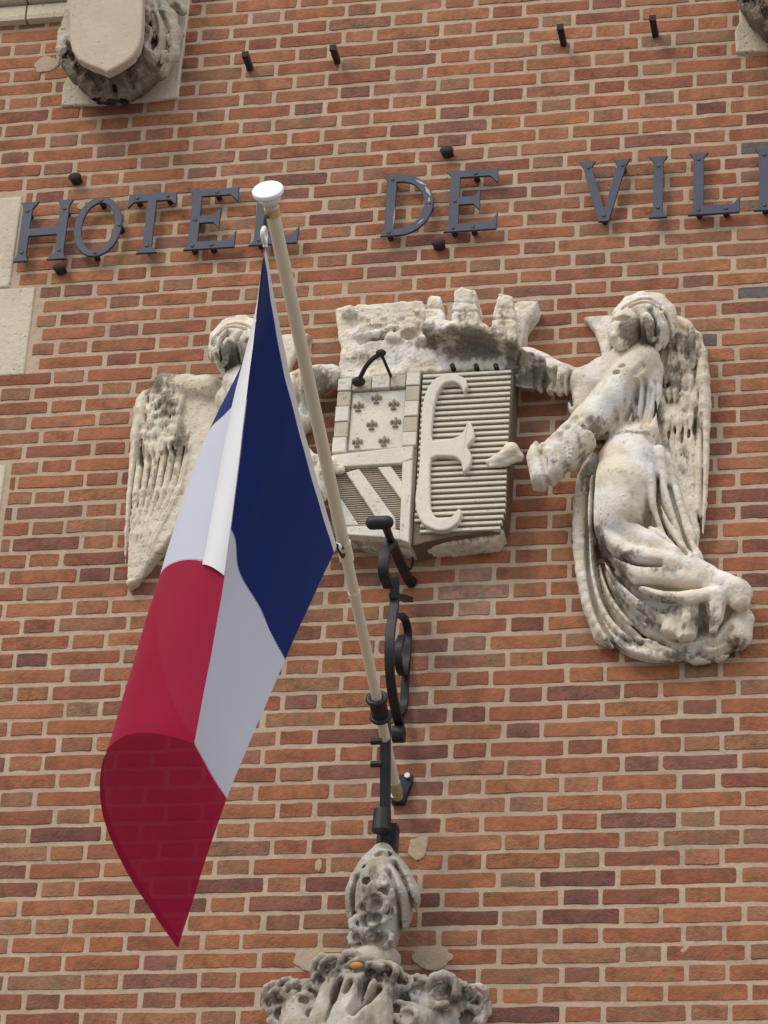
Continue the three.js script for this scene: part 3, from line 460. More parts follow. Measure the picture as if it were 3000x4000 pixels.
// ------------------------------------------------------------------ wrought iron bracket that carries the pole
{
  const d = (x, y, xx = X0) => { const p = atX((1200 + x / 1.526) / KPX, (1950 + y / 1.526) / KPX, xx); p.z = Math.max(0.012, p.z); return p; };
  const t = thing('iron_bracket', 'black wrought iron scroll bracket on the wall carrying the flagpole', 'bracket', V(X0, Y0 - 1.27, 0));
  // flat bar bent in a plane square to the wall: path through points, width along x
  const flat = (pts, w, th, seg = 40) => {
    const P = new THREE.CatmullRomCurve3(pts, false, 'centripetal').getSpacedPoints(seg), out = [], back = [];
    for (let i = 0; i <= seg; i++) { const a = P[Math.max(0, i - 1)], b = P[Math.min(seg, i + 1)], dz = b.z - a.z, dy = b.y - a.y, l = Math.hypot(dz, dy) || 1; out.push([P[i].z - dy / l * th / 2, P[i].y + dz / l * th / 2]); back.unshift([P[i].z + dy / l * th / 2, P[i].y - dz / l * th / 2]); }
    const s = new THREE.Shape([...out, ...back].map(p => new THREE.Vector2(-p[0], p[1]))), g = new THREE.ExtrudeGeometry(s, { depth: w, bevelEnabled: true, bevelThickness: 0.0015, bevelSize: 0.0015, bevelSegments: 1 });
    g.rotateY(-Math.PI / 2); g.rotateY(Math.PI); g.translate(0, 0, 0); const p = g.attributes.position;                // shape x = -z
    const bb = new THREE.Box3().setFromBufferAttribute(p); g.translate(pts[0].x - (bb.min.x + bb.max.x) / 2, 0, 0);
    return g;
  };
  const c = d(432, 140); part(t, 'top_roller', (() => { const g = new THREE.CapsuleGeometry(0.0215, 0.045, 5, 16); g.rotateZ(Math.PI / 2); g.translate(c.x, c.y, c.z); return g; })(), M.iron);
  part(t, 'roller_stem', rod(c.clone().add(V(0.016, -0.005, 0)), d(505, 262), 0.0135, 0.012, 10), M.iron);
  part(t, 'head_scroll', flat([d(510, 262), d(470, 300), d(455, 370), d(455, 440), d(485, 520)], 0.030, 0.012), M.iron);
  part(t, 'wall_strut', flat([d(500, 255), d(535, 330), d(575, 420), d(610, 490), d(645, 565)], 0.028, 0.013), M.iron);
  part(t, 'strut_foot', (() => { const p = d(640, 545), g = new THREE.SphereGeometry(0.02, 12, 8); g.translate(p.x, p.y, p.z); return g; })(), M.iron);
  part(t, 'small_hook', tube([d(590, 400), d(620, 412), d(640, 405), d(655, 395)], 0.004, 12, 6), M.rust);
  part(t, 'main_scroll', flat([d(520, 470), d(520, 620), d(500, 760), d(490, 900), d(495, 1050), d(512, 1180), d(535, 1290), d(552, 1350), d(555, 1420)], 0.026, 0.014, 60), M.iron);
  part(t, 'tie_bar', flat([d(515, 575), d(560, 585), d(605, 600)], 0.028, 0.014, 8), M.iron);
  part(t, 'inner_scroll', flat([d(560, 690), d(588, 730), d(605, 810), d(612, 900), d(600, 985), d(570, 1040), d(545, 980), d(545, 880), d(565, 820)], 0.022, 0.011, 60), M.iron);
  part(t, 'inner_scroll', flat([d(595, 990), d(605, 1060), d(600, 1160), d(580, 1240), d(555, 1290)], 0.022, 0.012, 30), M.iron);
  part(t, 'lower_collar', (() => { const p = d(545, 1400), g = new THREE.CylinderGeometry(0.028, 0.028, 0.036, 18); g.rotateZ(Math.PI / 2); g.translate(p.x, p.y, p.z); return g; })(), M.iron);
  part(t, 'pole_ring', (() => { const p = onPole(atX(823, 1545, X0).sub(poleBase).dot(poleDir)), g = new THREE.TorusGeometry(0.026, 0.0085, 10, 24); g.applyQuaternion(new THREE.Quaternion().setFromUnitVectors(V(0, 0, 1), poleDir)); g.scale(1, 1, 1); const k = g.clone(); g.translate(p.x, p.y, p.z); const p2 = p.clone().addScaledVector(poleDir, 0.075); k.translate(p2.x, p2.y, p2.z); const s = rod(p, p2, 0.0265, 0.0265, 20); return merge([g, k, s]); })(), M.iron);
  part(t, 'post', flat([d(470, 1330), d(466, 1500), d(466, 1700), d(466, 1900), d(470, 2060)], 0.028, 0.017, 16), M.iron);
  for (const y of [1443, 1578]) { const p = d(445, y); part(t, 'bolt', rod(p.clone(), p.clone().add(V(-0.034, 0, 0)), 0.0105, 0.0105, 6), M.iron); }
  part(t, 'post_collar', (() => { const p = d(455, 1915), g = new THREE.CylinderGeometry(0.026, 0.03, 0.07, 14); g.translate(p.x - 0.005, p.y, p.z); return g; })(), M.iron);
  part(t, 'post_foot', (() => { const p = d(480, 2040), g = new THREE.BoxGeometry(0.06, 0.1, 0.05); g.translate(p.x, p.y, p.z); return g; })(), M.iron);
  // socket plate of the pole on the wall
  const s = thing('socket_plate', 'dark steel socket plate with two shiny bolts holding the foot of the flagpole', 'plate', at(870, 1705));
  const e = (x, y, z) => at((1200 + x / 1.526) / KPX, (1950 + y / 1.526) / KPX, z);
  part(s, 'plate', extrude([e(545, 1640, .02), e(628, 1640, .02), e(625, 1680, .02), e(575, 1810, .02), e(500, 1810, .02), e(495, 1720, .02)].reverse(), 0.0, 0.022, 0.003), M.plate);
  for (const [x, y] of [[600, 1655], [518, 1775]]) { const p = e(x, y, 0.022); part(s, 'bolt', rod(p, p.clone().add(V(0, 0, 0.014)), 0.0105, 0.0095, 6), M.bolt); }
  part(s, 'socket', rod(poleBase.clone().addScaledVector(poleDir, -0.045), poleBase.clone().addScaledVector(poleDir, 0.02), 0.0175, 0.0175, 16), M.poleEnd);
}
// ------------------------------------------------------------------ coat of arms
const crestAxis = 0.1;
{
  const c = zoomed(1200, 1050, 1.746), cx = (x, y) => c(x, y, 0);
  const t = thing('coat_of_arms', 'pale stone coat of arms with a split shield under a broken tower crown', 'relief', V(0.13, Y0 - 0.2, 0));
  const P = (pts, z) => pts.map(p => c(p[0], p[1], z));
  const yw = v => Y0 + v;
  // shield body
  const left = [V(-0.158, yw(0.452)), V(0.122, yw(0.462)), V(0.122, yw(-0.185)), V(0.05, yw(-0.172)), V(-0.085, yw(-0.140)), V(-0.13, yw(-0.02)), V(-0.160, yw(0.16))].reverse();
  const right = [V(0.126, yw(0.468)), V(0.435, yw(0.455)), V(0.430, yw(0.1)), V(0.424, yw(-0.10)), V(0.405, yw(-0.150)), V(0.27, yw(-0.165)), V(0.190, yw(-0.180)), V(0.126, yw(-0.195))].reverse();
  const sl = part(t, 'shield_half', extrude(left, -0.01, 0.104, 0.005), M.crestTan, 'left half of the shield with lilies above and slanting bars below');
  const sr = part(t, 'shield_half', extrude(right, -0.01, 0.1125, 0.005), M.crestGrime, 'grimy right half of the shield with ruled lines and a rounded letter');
  // right half: ruled lines (too fine to pick apart) and rim
  const lines = [], r = rng(3);
  for (let i = 0; i < 29; i++) { const y = 0.447 - i * 0.0212, x0 = 0.130 + (i > 26 ? 0.02 : 0), x1 = 0.427 - (y < -0.08 ? (-(y + 0.08)) * 0.2 : 0); const g = chbox(x0, x1, yw(y - 0.0050), yw(y + 0.0050), 0.100, 0.1205, 0.002); g.rotateZ((r() - 0.5) * 0.0); lines.push(g); }
  const ln = part(sr, 'ruled_lines', merge(lines), M.crest); ln.userData.kind = 'stuff';
  const Eo = [[1095, 800], [1075, 748], [1010, 722], [940, 725], [870, 755], [815, 830], [785, 950], [776, 1150], [762, 1400], [738, 1560], [748, 1660], [790, 1740], [880, 1785], [960, 1780], [1030, 1730], [1056, 1660], [1030, 1640], [990, 1690], [930, 1705], [870, 1690], [842, 1630], [838, 1500], [848, 1292], [1000, 1282], [1050, 1320], [1065, 1390], [1110, 1340], [1120, 1270], [1090, 1215], [1140, 1150], [1130, 1080], [1095, 1035], [1078, 1090], [1040, 1140], [980, 1160], [852, 1170], [857, 1000], [882, 865], [930, 788], [1000, 772], [1050, 802], [1066, 842]];
  const sh = P(Eo, 0.135), smooth = new THREE.CatmullRomCurve3([...sh], true, 'catmullrom', 0.35).getPoints(130);
  part(sr, 'raised_letter', extrude(smooth.reverse(), 0.10, 0.140, 0.005), M.crest, 'raised rounded stone letter like a curved E');
  // left half, above: lilies in a border of alternating blocks
  const blocks = [[-0.158, -0.112, 0.405, 0.452, 1], [-0.158, -0.112, 0.345, 0.402, 0], [-0.160, -0.114, 0.285, 0.342, 1], [-0.160, -0.114, 0.225, 0.282, 0], [-0.162, -0.116, 0.165, 0.222, 1],
    [-0.109, -0.045, 0.405, 0.453, 0], [-0.042, 0.018, 0.407, 0.455, 1], [0.021, 0.072, 0.409, 0.457, 0], [0.075, 0.121, 0.412, 0.460, 1], [0.075, 0.121, 0.352, 0.409, 0], [0.075, 0.121, 0.292, 0.349, 1], [0.075, 0.121, 0.232, 0.289, 0], [0.075, 0.121, 0.178, 0.229, 1]];
  for (const [a, b, e, f, k] of blocks) part(sl, 'border_block', chbox(a, b, yw(e), yw(f), 0.09, 0.122 + (k ? 0.003 : 0), 0.003), k ? M.crest : M.crestTan);
  part(sl, 'lily_field', chbox(-0.110, 0.073, yw(0.178), yw(0.402), 0.09, 0.110, 0.003), M.crest);
  for (const [x, y] of [[-0.085, 0.345], [-0.025, 0.372], [0.035, 0.345], [-0.105, 0.275], [-0.035, 0.270], [0.045, 0.275], [-0.08, 0.205], [0.01, 0.205]]) {
    const lobe = (dx, dy, rx, ry) => { const g = new THREE.SphereGeometry(1, 8, 6); g.scale(rx, ry, 0.009); g.translate(x + dx, yw(y + dy), 0.112); return g; };
    if (x > -0.1) part(sl, 'lily', merge([lobe(0, 0.006, 0.006, 0.016), lobe(-0.013, 0.003, 0.006, 0.009), lobe(0.013, 0.003, 0.006, 0.009), lobe(0, -0.016, 0.011, 0.004)]), M.lily);
  }
  // left half, below: frame, bends and fine ruling
  const bar = (pts, z1 = 0.134) => extrude(P(pts, z1).reverse(), 0.095, z1, 0.004);
  part(sl, 'frame_bar', bar([[170, 1268], [722, 1205], [716, 1292], [640, 1325], [190, 1350], [160, 1320]]), M.crest);
  part(sl, 'frame_bar', bar([[648, 1318], [718, 1300], [692, 1868], [628, 1842]], 0.133), M.crest);
  part(sl, 'frame_bar', bar([[262, 1755], [440, 1748], [630, 1780], [630, 1845], [500, 1828], [275, 1812]], 0.1325), M.crest);
  part(sl, 'bend', bar([[262, 1388], [352, 1362], [600, 1700], [600, 1775], [520, 1772]], 0.130), M.crest);
  part(sl, 'bend', bar([[478, 1352], [570, 1345], [648, 1455], [648, 1580]], 0.130), M.crest);
  part(sl, 'bend', bar([[206, 1545], [240, 1580], [350, 1745], [262, 1752]], 0.130), M.crest);
  const hatch = []; for (let i = 0; i < 30; i++) { const y = 0.115 - i * 0.0083, x0 = -0.150 + Math.max(0, -y) * 0.5; hatch.push(chbox(x0, 0.085, yw(y - 0.0021), yw(y + 0.0021), 0.098, 0.1145, 0.001)); }
  const hg = part(sl, 'fine_ruling', merge(hatch), M.crestTan); hg.userData.kind = 'stuff';
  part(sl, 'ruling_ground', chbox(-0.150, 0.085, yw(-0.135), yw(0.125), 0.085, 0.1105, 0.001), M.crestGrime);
  // crown, broken band and the hollow under it: carved
  const F = new Carving(V(-0.26, yw(0.30), -0.02), V(0.60, yw(0.93), 0.26), 0.0042);
  const L = (pts, k, cut) => F.limb(pts.map(p => [c(p[0], p[1], p[2]), p[3]]), k, cut);
  F.slab(P([[190, 292], [340, 268], [790, 236], [815, 300], [815, 470], [740, 505], [490, 482], [330, 560], [255, 605], [222, 500]], 0.05), -0.01, 0.075, 0.012, 0.01);
  F.slab(P([[225, 590], [330, 530], [480, 500], [820, 470], [1300, 470], [1430, 575], [1440, 700], [1400, 705], [820, 715], [215, 770]], 0.07), -0.01, 0.085, 0.012, 0.02);
  F.slab(P([[790, 380], [1000, 360], [1200, 385], [1425, 480], [1425, 590], [1300, 520], [1140, 462], [960, 436], [800, 445]], 0.15), -0.01, 0.175, 0.018, 0.015);
  L([[815, 420, 0.165, 0.018], [1000, 412, 0.175, 0.02], [1180, 440, 0.17, 0.02], [1330, 500, 0.15, 0.022], [1430, 560, 0.11, 0.02]], 0.012);
  F.slab(P([[822, 212], [850, 196], [915, 206], [940, 335], [932, 400], [805, 400], [812, 330]], 0.16), 0.05, 0.175, 0.008, 0.006);
  F.slab(P([[1012, 170], [1060, 140], [1150, 165], [1172, 300], [1178, 420], [985, 400], [992, 320]], 0.17), 0.06, 0.190, 0.008, 0.006);
  F.slab(P([[1310, 182], [1402, 205], [1428, 380], [1428, 545], [1255, 440], [1270, 330]], 0.15), 0.03, 0.170, 0.008, 0.006);
  F.slab(P([[1400, 250], [1585, 238], [1560, 300], [1500, 380], [1480, 470], [1440, 575], [1410, 560]], 0.06), -0.01, 0.085, 0.012, 0.012);
  // hollow soffit
  F.limb([[c(820, 560, 0.16), 0.05], [c(1100, 520, 0.19), 0.05], [c(1350, 600, 0.15), 0.04]], 0.03, true);
  F.limb([[c(330, 640, 0.11), 0.035], [c(620, 600, 0.13), 0.04], [c(850, 610, 0.13), 0.035]], 0.03, true);
  for (const pts of [[[1000, 235], [1165, 245]], [[990, 300], [1172, 300]], [[1080, 240], [1085, 300]], [[815, 260], [930, 260]], [[1265, 330], [1420, 330]], [[1300, 250], [1410, 262]], [[1050, 300], [1050, 370]], [[1130, 180], [1130, 240]]]) F.chisel(P(pts, 0.18), 0.005, 0.006);
  const rr = rng(9); for (let i = 0; i < 34; i++) { const x = 250 + rr() * 540, y = 285 + rr() * 190; F.ball(c(x, y, 0.08 + rr() * 0.01), 0.008 + rr() * 0.012, 0.01, rr() < 0.55, [1.5, 1, 1]); }
  for (const [x, y] of [[300, 335], [375, 350], [410, 360], [520, 350], [500, 395], [640, 345]]) F.ball(c(x, y, 0.075), 0.011, 0.004, true, [1.4, 1, 1]);
  F.rough(26, 0.006, 90, 0.0035);
  part(t, 'crown', F.mesh(stonePaint(CREAM, WASH, TAN, CRUST_AND_SHADE, [[c(1150, 540, 0.1), 0.17, 0.055, 1], [c(1420, 640, 0.1), 0.06, 0.10, 0.9], [c(820, 490, 0.1), 0.10, 0.04, 0.7], [c(400, 590, 0.1), 0.09, 0.02, 0.5], [c(1090, 330, 0.18), 0.05, 0.03, 0.45], [c(1360, 330, 0.15), 0.04, 0.06, 0.4], [c(480, 350, 0.1), 0.12, 0.02, 0.30]], 3)), M.carved, 'tower crown, one side broken off, black crust under its rim');
  // underside of the shield and broken fingers on its rim
  const G = new Carving(V(-0.26, yw(-0.30), -0.02), V(0.60, yw(0.20), 0.24), 0.0042), LG = (pts, k, cut) => G.limb(pts.map(p => [c(p[0], p[1], p[2]), p[3]]), k, cut);
  G.slab(P([[285, 1815], [500, 1830], [690, 1872], [700, 1885], [830, 1810], [1330, 1765], [1345, 1810], [1290, 1875], [720, 1925], [300, 1860]], 0.06), -0.01, 0.085, 0.015, 0.01);
  G.slab(P([[720, 1930], [900, 1895], [1110, 1880], [1090, 1935], [960, 1945], [735, 1960]], 0.01), -0.01, 0.02, 0.006, 0.01);
  LG([[1240, 1320, 0.125, 0.012], [1330, 1290, 0.135, 0.018], [1390, 1230, 0.14, 0.022], [1440, 1280, 0.12, 0.018]], 0.012); LG([[1250, 1345, 0.125, 0.008], [1360, 1320, 0.13, 0.012], [1440, 1285, 0.12, 0.014]], 0.006);
  LG([[90, 1320, 0.10, 0.02], [170, 1330, 0.13, 0.02], [230, 1370, 0.135, 0.014]], 0.012); LG([[110, 1350, 0.11, 0.014], [210, 1385, 0.135, 0.009]], 0.006);
  G.rough(30, 0.004, 90, 0.0025);
  part(t, 'shield_edge', G.mesh(stonePaint(CREAM, WASH, TAN, CRUST_AND_SHADE, [[c(1100, 1840, 0.05), 0.13, 0.04, 0.8], [c(450, 1850, 0.05), 0.12, 0.03, 0.8]], 5)), M.carved, 'crusted lower edge of the shield and broken fingers at its rim');
  for (const x of [1000, 1160, 1295]) { const p = c(x, 690, 0.10); part(t, 'iron_pin', rod(p, p.clone().add(V(0, 0, 0.03)), 0.009, 0.009, 8), M.rust); }
  // rusty forked hook over the shield
  const h = thing('rusty_hook', 'rusty forked iron hook standing out over the shield of the coat of arms', 'hook', c(350, 770, 0.14));
  part(h, 'curved_rod', tube([c(348, 768, 0.145), c(375, 715, 0.17), c(405, 660, 0.19), c(450, 612, 0.205), c(503, 575, 0.21)], 0.0085, 24, 8), M.rust);
  part(h, 'straight_rod', rod(c(505, 580, 0.21), c(572, 735, 0.12), 0.0055, 0.005, 8), M.rust);
  for (const [x, y, z, r_] of [[350, 770, 0.145, 0.019], [503, 575, 0.21, 0.0145]]) part(h, 'knob', (() => { const g = new THREE.SphereGeometry(r_, 12, 9); g.scale(1.25, 0.9, 1); const p = c(x, y, z); g.translate(p.x, p.y, p.z); return g; })(), M.rust);
}

// ------------------------------------------------------------------ the two angels holding the shield
function angel(mirror, label) {
  const ax = 0.098, mx = (p, s = 0) => mirror ? V(2 * ax - p.x + s, p.y, p.z) : p, SH = 0.16;
  const a_ = zoomed(2050, 1100, 2.074), b_ = zoomed(2150, 1800, 2.074), a = (x, y, z) => mx(a_(x, y, z), SH), b = (x, y, z) => mx(b_(x, y, z), SH), aw = (x, y, z) => mx(a_(x, y, z)), ar = (x, y, z) => mx(a_(x, y, z), 0.04);
  const lo = V(0.42, Y0 - 0.62, -0.02), hi = V(1.24, Y0 + 0.70, 0.29), mlo = mirror ? V(2 * ax - hi.x, lo.y, lo.z) : lo, mhi = mirror ? V(2 * ax - lo.x + SH, hi.y, hi.z) : hi;
  const F = new Carving(mlo, mhi, 0.0042);
  const LA = (pts, k = 0.02, cut = false, flat = 1) => F.limb(pts.map(p => [a(p[0], p[1], p[2]), p[3]]), k, cut, flat), LB = (pts, k = 0.02, cut = false, flat = 1) => F.limb(pts.map(p => [b(p[0], p[1], p[2]), p[3]]), k, cut, flat), LR = (pts, k = 0.02, cut = false) => F.limb(pts.map(p => [ar(p[0], p[1], p[2]), p[3]]), k, cut);
  const bend = (pts, map) => pts.length < 3 ? pts.map(map) : new THREE.CatmullRomCurve3(pts.map(map), false, 'centripetal').getPoints(pts.length * 4);
  const CA = (pts, z, w, d) => F.chisel(bend(pts, p => a(p[0], p[1], z)), w, d), CB = (pts, z, w, d) => F.chisel(bend(pts, p => b(p[0], p[1], z)), w, d), CR = (pts, z, w, d) => F.chisel(bend(pts, p => ar(p[0], p[1], z)), w, d);
  // smooth fold: spline of tapered limbs
  const fold = (pts, k = 0.006) => { if (pts.length < 2) return; const c = new THREE.CatmullRomCurve3(pts.map(p => b(p[0], p[1], p[2])), false, 'centripetal').getPoints(pts.length * 3), n = c.length - 1; F.limb(c.map((p, i) => { const f = i / n * (pts.length - 1), j = Math.min(pts.length - 2, Math.floor(f)); return [p, lerp(pts[j][3], pts[j + 1][3], f - j)]; }), k); };
  // ---- wing
  const W = new Carving(mlo, mhi, 0.0042), top = mirror
    ? [[640, 700], [760, 640], [950, 600], [1074, 570], [1170, 560], [1230, 525], [1290, 530], [1330, 600], [1440, 640], [1470, 690]] : [[1080, 600], [1130, 500], [1170, 420], [1195, 345], [1225, 292], [1290, 303], [1375, 385], [1440, 510], [1470, 680]];
  W.slab([...top, [1490, 1000], [1487, 1300], [1476, 1600], [1455, 1860], [1425, 2130], [1405, 2290], [1320, 2240], [1100, 1950], [mirror ? 700 : 1000, 1500], [mirror ? 640 : 1000, 1000]].map(p => aw(p[0], p[1], 0.035)), -0.01, 0.050, 0.012, 0.01);
  const rimTop = mirror ? [[1440, 665, 0.045, 0.014], [1448, 720, 0.05, 0.018]] : [[1232, 310, 0.045, 0.012], [1310, 355, 0.05, 0.016], [1385, 460, 0.052, 0.02], [1425, 600, 0.052, 0.022]];
  W.limb([...rimTop, [1440, 800, 0.052, 0.024], [1448, 1000, 0.05, 0.023], [1452, 1180, 0.046, 0.018], [1452, 1500, 0.042, 0.014], [1435, 1800, 0.04, 0.014], [1400, 2150, 0.036, 0.014]].map(p => [aw(p[0], p[1], p[2]), p[3]]), 0.012);
  const rr = rng(mirror ? 21 : 20), wb = pts => new THREE.CatmullRomCurve3(pts.map(p => aw(p[0], p[1], 0.05)), false, 'centripetal').getPoints(14);
  for (let i = 0; i < 7; i++) { // long feathers
    const t = i / 6, x0 = lerp(mirror ? 1000 : 1075, 1420, t), pts = [[x0, lerp(1150, 1090, t), 0.048, 0.014], [lerp(mirror ? 1040 : 1110, 1425, t), 1500, 0.05, 0.017], [lerp(1190, 1415, t), 1850, 0.046, 0.015], [lerp(1300, 1400, t), 2200, 0.04, 0.011]];
    W.limb(pts.map(p => [aw(p[0], p[1], p[2] - 0.004), p[3]]), 0.008, false, 1.0); W.chisel(wb(pts.map(p => [p[0] + lerp(30, 14, t), p[1]])), 0.0045, 0.015); W.chisel(wb(pts.map(p => [p[0] - 4, p[1]])), 0.0022, 0.004);
    for (let k = 0; k < 3; k++) { const y = 1300 + rr() * 700, q = (y - 1150) / 1050, xx = lerp(lerp(1080, 1420, t), lerp(1300, 1400, t), q); W.chisel([aw(xx - 8, y, .05), aw(xx + 14, y + 60 + rr() * 40, .05)], 0.003, 0.008); }
  }
  for (let row = 0; row < 5; row++) for (let i = 0; i < 6; i++) { // covert feathers in overlapping rows, tips ragged
    const x = lerp(1100, 1385, (i + (row % 2) * 0.5) / 5.5) + (rr() - 0.5) * 26, y = lerp(mirror ? 680 : 430, 1010, row / 4) + (rr() - 0.5) * 50; if (!mirror && x < 1190 - (y - 400) * 0.3 && y < 640) continue;
    const l = 90 + rr() * 150, z = 0.056 - row * 0.002 + rr() * 0.010, dx = -14 + rr() * 28; W.limb([[aw(x, y, z - 0.012), 0.012], [aw(x + dx * 0.5, y + l * 0.5, z), 0.0165], [aw(x + dx, y + l, z + 0.006), 0.007]], 0.009, false, 1.0);
    W.chisel([aw(x + 26, y + 20, .06), aw(x + 24 + dx * .5, y + l * .6, .06), aw(x + 6 + dx, y + l + 24, .06)], 0.005, 0.009); W.chisel([aw(x - 2, y + 20, .06), aw(x + dx, y + l, .06)], 0.0022, 0.006);
  }
  if (mirror) { W.limb([[aw(1290, 590, 0.035), 0.035], [aw(1200, 600, 0.04), 0.03], [aw(1080, 640, 0.04), 0.04], [aw(900, 680, 0.04), 0.05]], 0.015); }
  W.rough(30, 0.003, 110, 0.0016);
  // ---- far wing tip behind the head
  F.slab([[452, 276], [530, 246], [640, 250], [720, 240], [740, 330], [700, 480], [695, 660], [640, 665], [612, 540], [562, 405], [505, 335]].map(p => a(p[0], p[1], 0.02)), -0.01, 0.034, 0.012, 0.012);
  // ---- torso, neck, arms
  LA([[850, 700, 0.055, 0.086], [835, 950, 0.055, 0.086], [855, 1200, 0.055, 0.082]], 0.03); LA([[640, 740, 0.05, 0.055], [540, 860, 0.05, 0.062], [490, 1000, 0.045, 0.050], [600, 1150, 0.04, 0.055]], 0.03);
  LA([[950, 470, 0.085, 0.048], [900, 640, 0.08, 0.052]], 0.02);
  if (mirror) LA([[640, 780, 0.06, 0.056], [700, 780, 0.07, 0.05]], 0.02);
  LR([[mirror ? 760 : 610, 790, 0.06, 0.054], [420, 815, 0.07, 0.044]], 0.015); LR([[395, 812, 0.07, 0.046], [300, 800, 0.075, 0.056], [200, 775, 0.08, 0.062], ...(mirror ? [[90, 730, 0.085, 0.062], [10, 700, 0.08, 0.05], [-60, 680, 0.06, 0.04]] : [[90, 730, 0.09, 0.068], [15, 700, 0.095, 0.070]])], 0.006);
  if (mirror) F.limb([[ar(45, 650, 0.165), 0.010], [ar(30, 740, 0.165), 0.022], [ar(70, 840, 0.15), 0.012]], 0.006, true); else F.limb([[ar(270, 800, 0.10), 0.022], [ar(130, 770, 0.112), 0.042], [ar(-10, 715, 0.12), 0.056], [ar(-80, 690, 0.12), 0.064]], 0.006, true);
  CR([[365, 725], [343, 820], [372, 940]], 0.12, 0.006, 0.020); CR([[245, 690], [215, 800], [225, 920]], 0.14, 0.008, 0.015); CR([[150, 640], [135, 780], [160, 910]], 0.14, 0.008, 0.018); CR([[300, 770], [275, 900]], 0.13, 0.006, 0.012); CR([[60, 600], [55, 700], [70, 880]], 0.15, 0.007, 0.012);
  LA([[940, 650, 0.095, 0.066], [820, 800, 0.12, 0.064], [680, 970, 0.14, 0.062], [520, 1140, 0.155, 0.058], [400, 1265, 0.165, 0.055], [280, 1370, 0.17, 0.052]], 0.012);
  F.slab([[12, 1430], [50, 1335], [150, 1345], [260, 1265], [340, 1195], [440, 1140], [575, 1255], [420, 1440], [300, 1545], [182, 1648], [55, 1632]].map(p => a(p[0], p[1], 0.19)), 0.115, 0.222, 0.030, 0.030);
  F.limb([[a(120, 1290, 0.235), 0.028], [a(250, 1225, 0.225), 0.024], [a(390, 1115, 0.215), 0.018]], 0.010, true);      // broken upper edge of the forearm
  for (const [x, y] of [[90, 1310], [150, 1320], [220, 1270], [290, 1220], [350, 1165]]) F.ball(a(x, y, 0.205), 0.009, 0.010, (x % 20) < 10);
  CA([[132, 1390], [165, 1500], [178, 1650]], 0.2, 0.010, 0.022); CA([[300, 1300], [345, 1380], [300, 1540]], 0.2, 0.012, 0.012); CA([[225, 1350], [250, 1450], [230, 1580]], 0.2, 0.010, 0.009); CA([[430, 1175], [480, 1205], [580, 1200], [690, 1120]], 0.2, 0.005, 0.012);
  for (const [x, y] of [[470, 1052], [590, 925], [555, 955], [660, 850], [790, 690], [745, 740]]) F.ball(a(x, y, 0.18), 0.010, 0.004, true, [1.4, 0.9, 1.2]);
  // ---- bodice folds, side sleeve drop and belt
  LA([[1020, 720, 0.07, 0.045], [1015, 900, 0.075, 0.038], [985, 1080, 0.085, 0.033], [1000, 1220, 0.10, 0.033], [1010, 1310, 0.11, 0.016]], 0.010); LA([[900, 1190, 0.12, 0.018], [960, 1250, 0.13, 0.020], [1010, 1315, 0.125, 0.010]], 0.006);
  for (const [p, w, d] of [[[[880, 880], [810, 1060], [690, 1240]], 0.010, 0.034], [[[905, 830], [880, 1020], [845, 1215]], 0.008, 0.036], [[[965, 790], [940, 1000], [880, 1190]], 0.008, 0.030], [[[1005, 830], [965, 1080], [945, 1190]], 0.007, 0.022], [[[845, 980], [815, 1100], [795, 1215]], 0.007, 0.024], [[[960, 690], [900, 780]], 0.008, 0.014], [[[1040, 760], [1035, 950], [1005, 1130]], 0.006, 0.014], [[[740, 1080], [720, 1180], [700, 1240]], 0.006, 0.015]]) CA(p, 0.145, w, d);
  CA([[620, 1320], [760, 1258], [860, 1236], [905, 1262], [985, 1335], [1085, 1300]], 0.13, 0.010, 0.042); LA([[790, 1292, 0.125, 0.010], [860, 1264, 0.135, 0.011], [930, 1312, 0.14, 0.012], [965, 1345, 0.14, 0.007]], 0.006);
  // ---- skirt over the thigh, knee and lower legs
  LA([[850, 1340, 0.070, 0.078], [835, 1480, 0.080, 0.096]], 0.03); LB([[640, 60, 0.080, 0.098], [590, 240, 0.095, 0.106], [530, 430, 0.105, 0.094], [480, 530, 0.112, 0.068]], 0.03);
  const E1 = mirror ? 1000 : 1600, keep = pts => pts.filter(p => p[0] <= E1);
  LB(keep([[520, 560, 0.105, 0.050], [800, 690, 0.10, 0.056], [1000, 800, 0.095, 0.054], [1230, 950, 0.09, 0.046], [1400, 1030, 0.09, 0.044], [1520, 1075, 0.085, 0.046]]), 0.02);
  LB(keep([[760, 800, 0.07, 0.055], [950, 920, 0.075, 0.066], [1180, 1020, 0.075, 0.055]]), 0.02);
  F.slab((mirror ? [[215, 130], [185, 420], [215, 850], [262, 1200], [355, 1445], [560, 1555], [800, 1600], [950, 1500], [1000, 900], [900, 500], [430, 0], [330, -60]] : [[215, 130], [185, 420], [215, 850], [262, 1200], [355, 1445], [560, 1555], [800, 1612], [1000, 1615], [1200, 1600], [1400, 1530], [1560, 1440], [1600, 1250], [1605, 1060], [1300, 960], [900, 500], [430, 0], [330, -60]]).map(p => b(p[0], p[1], 0.03)), -0.01, 0.050, 0.02, 0.02);
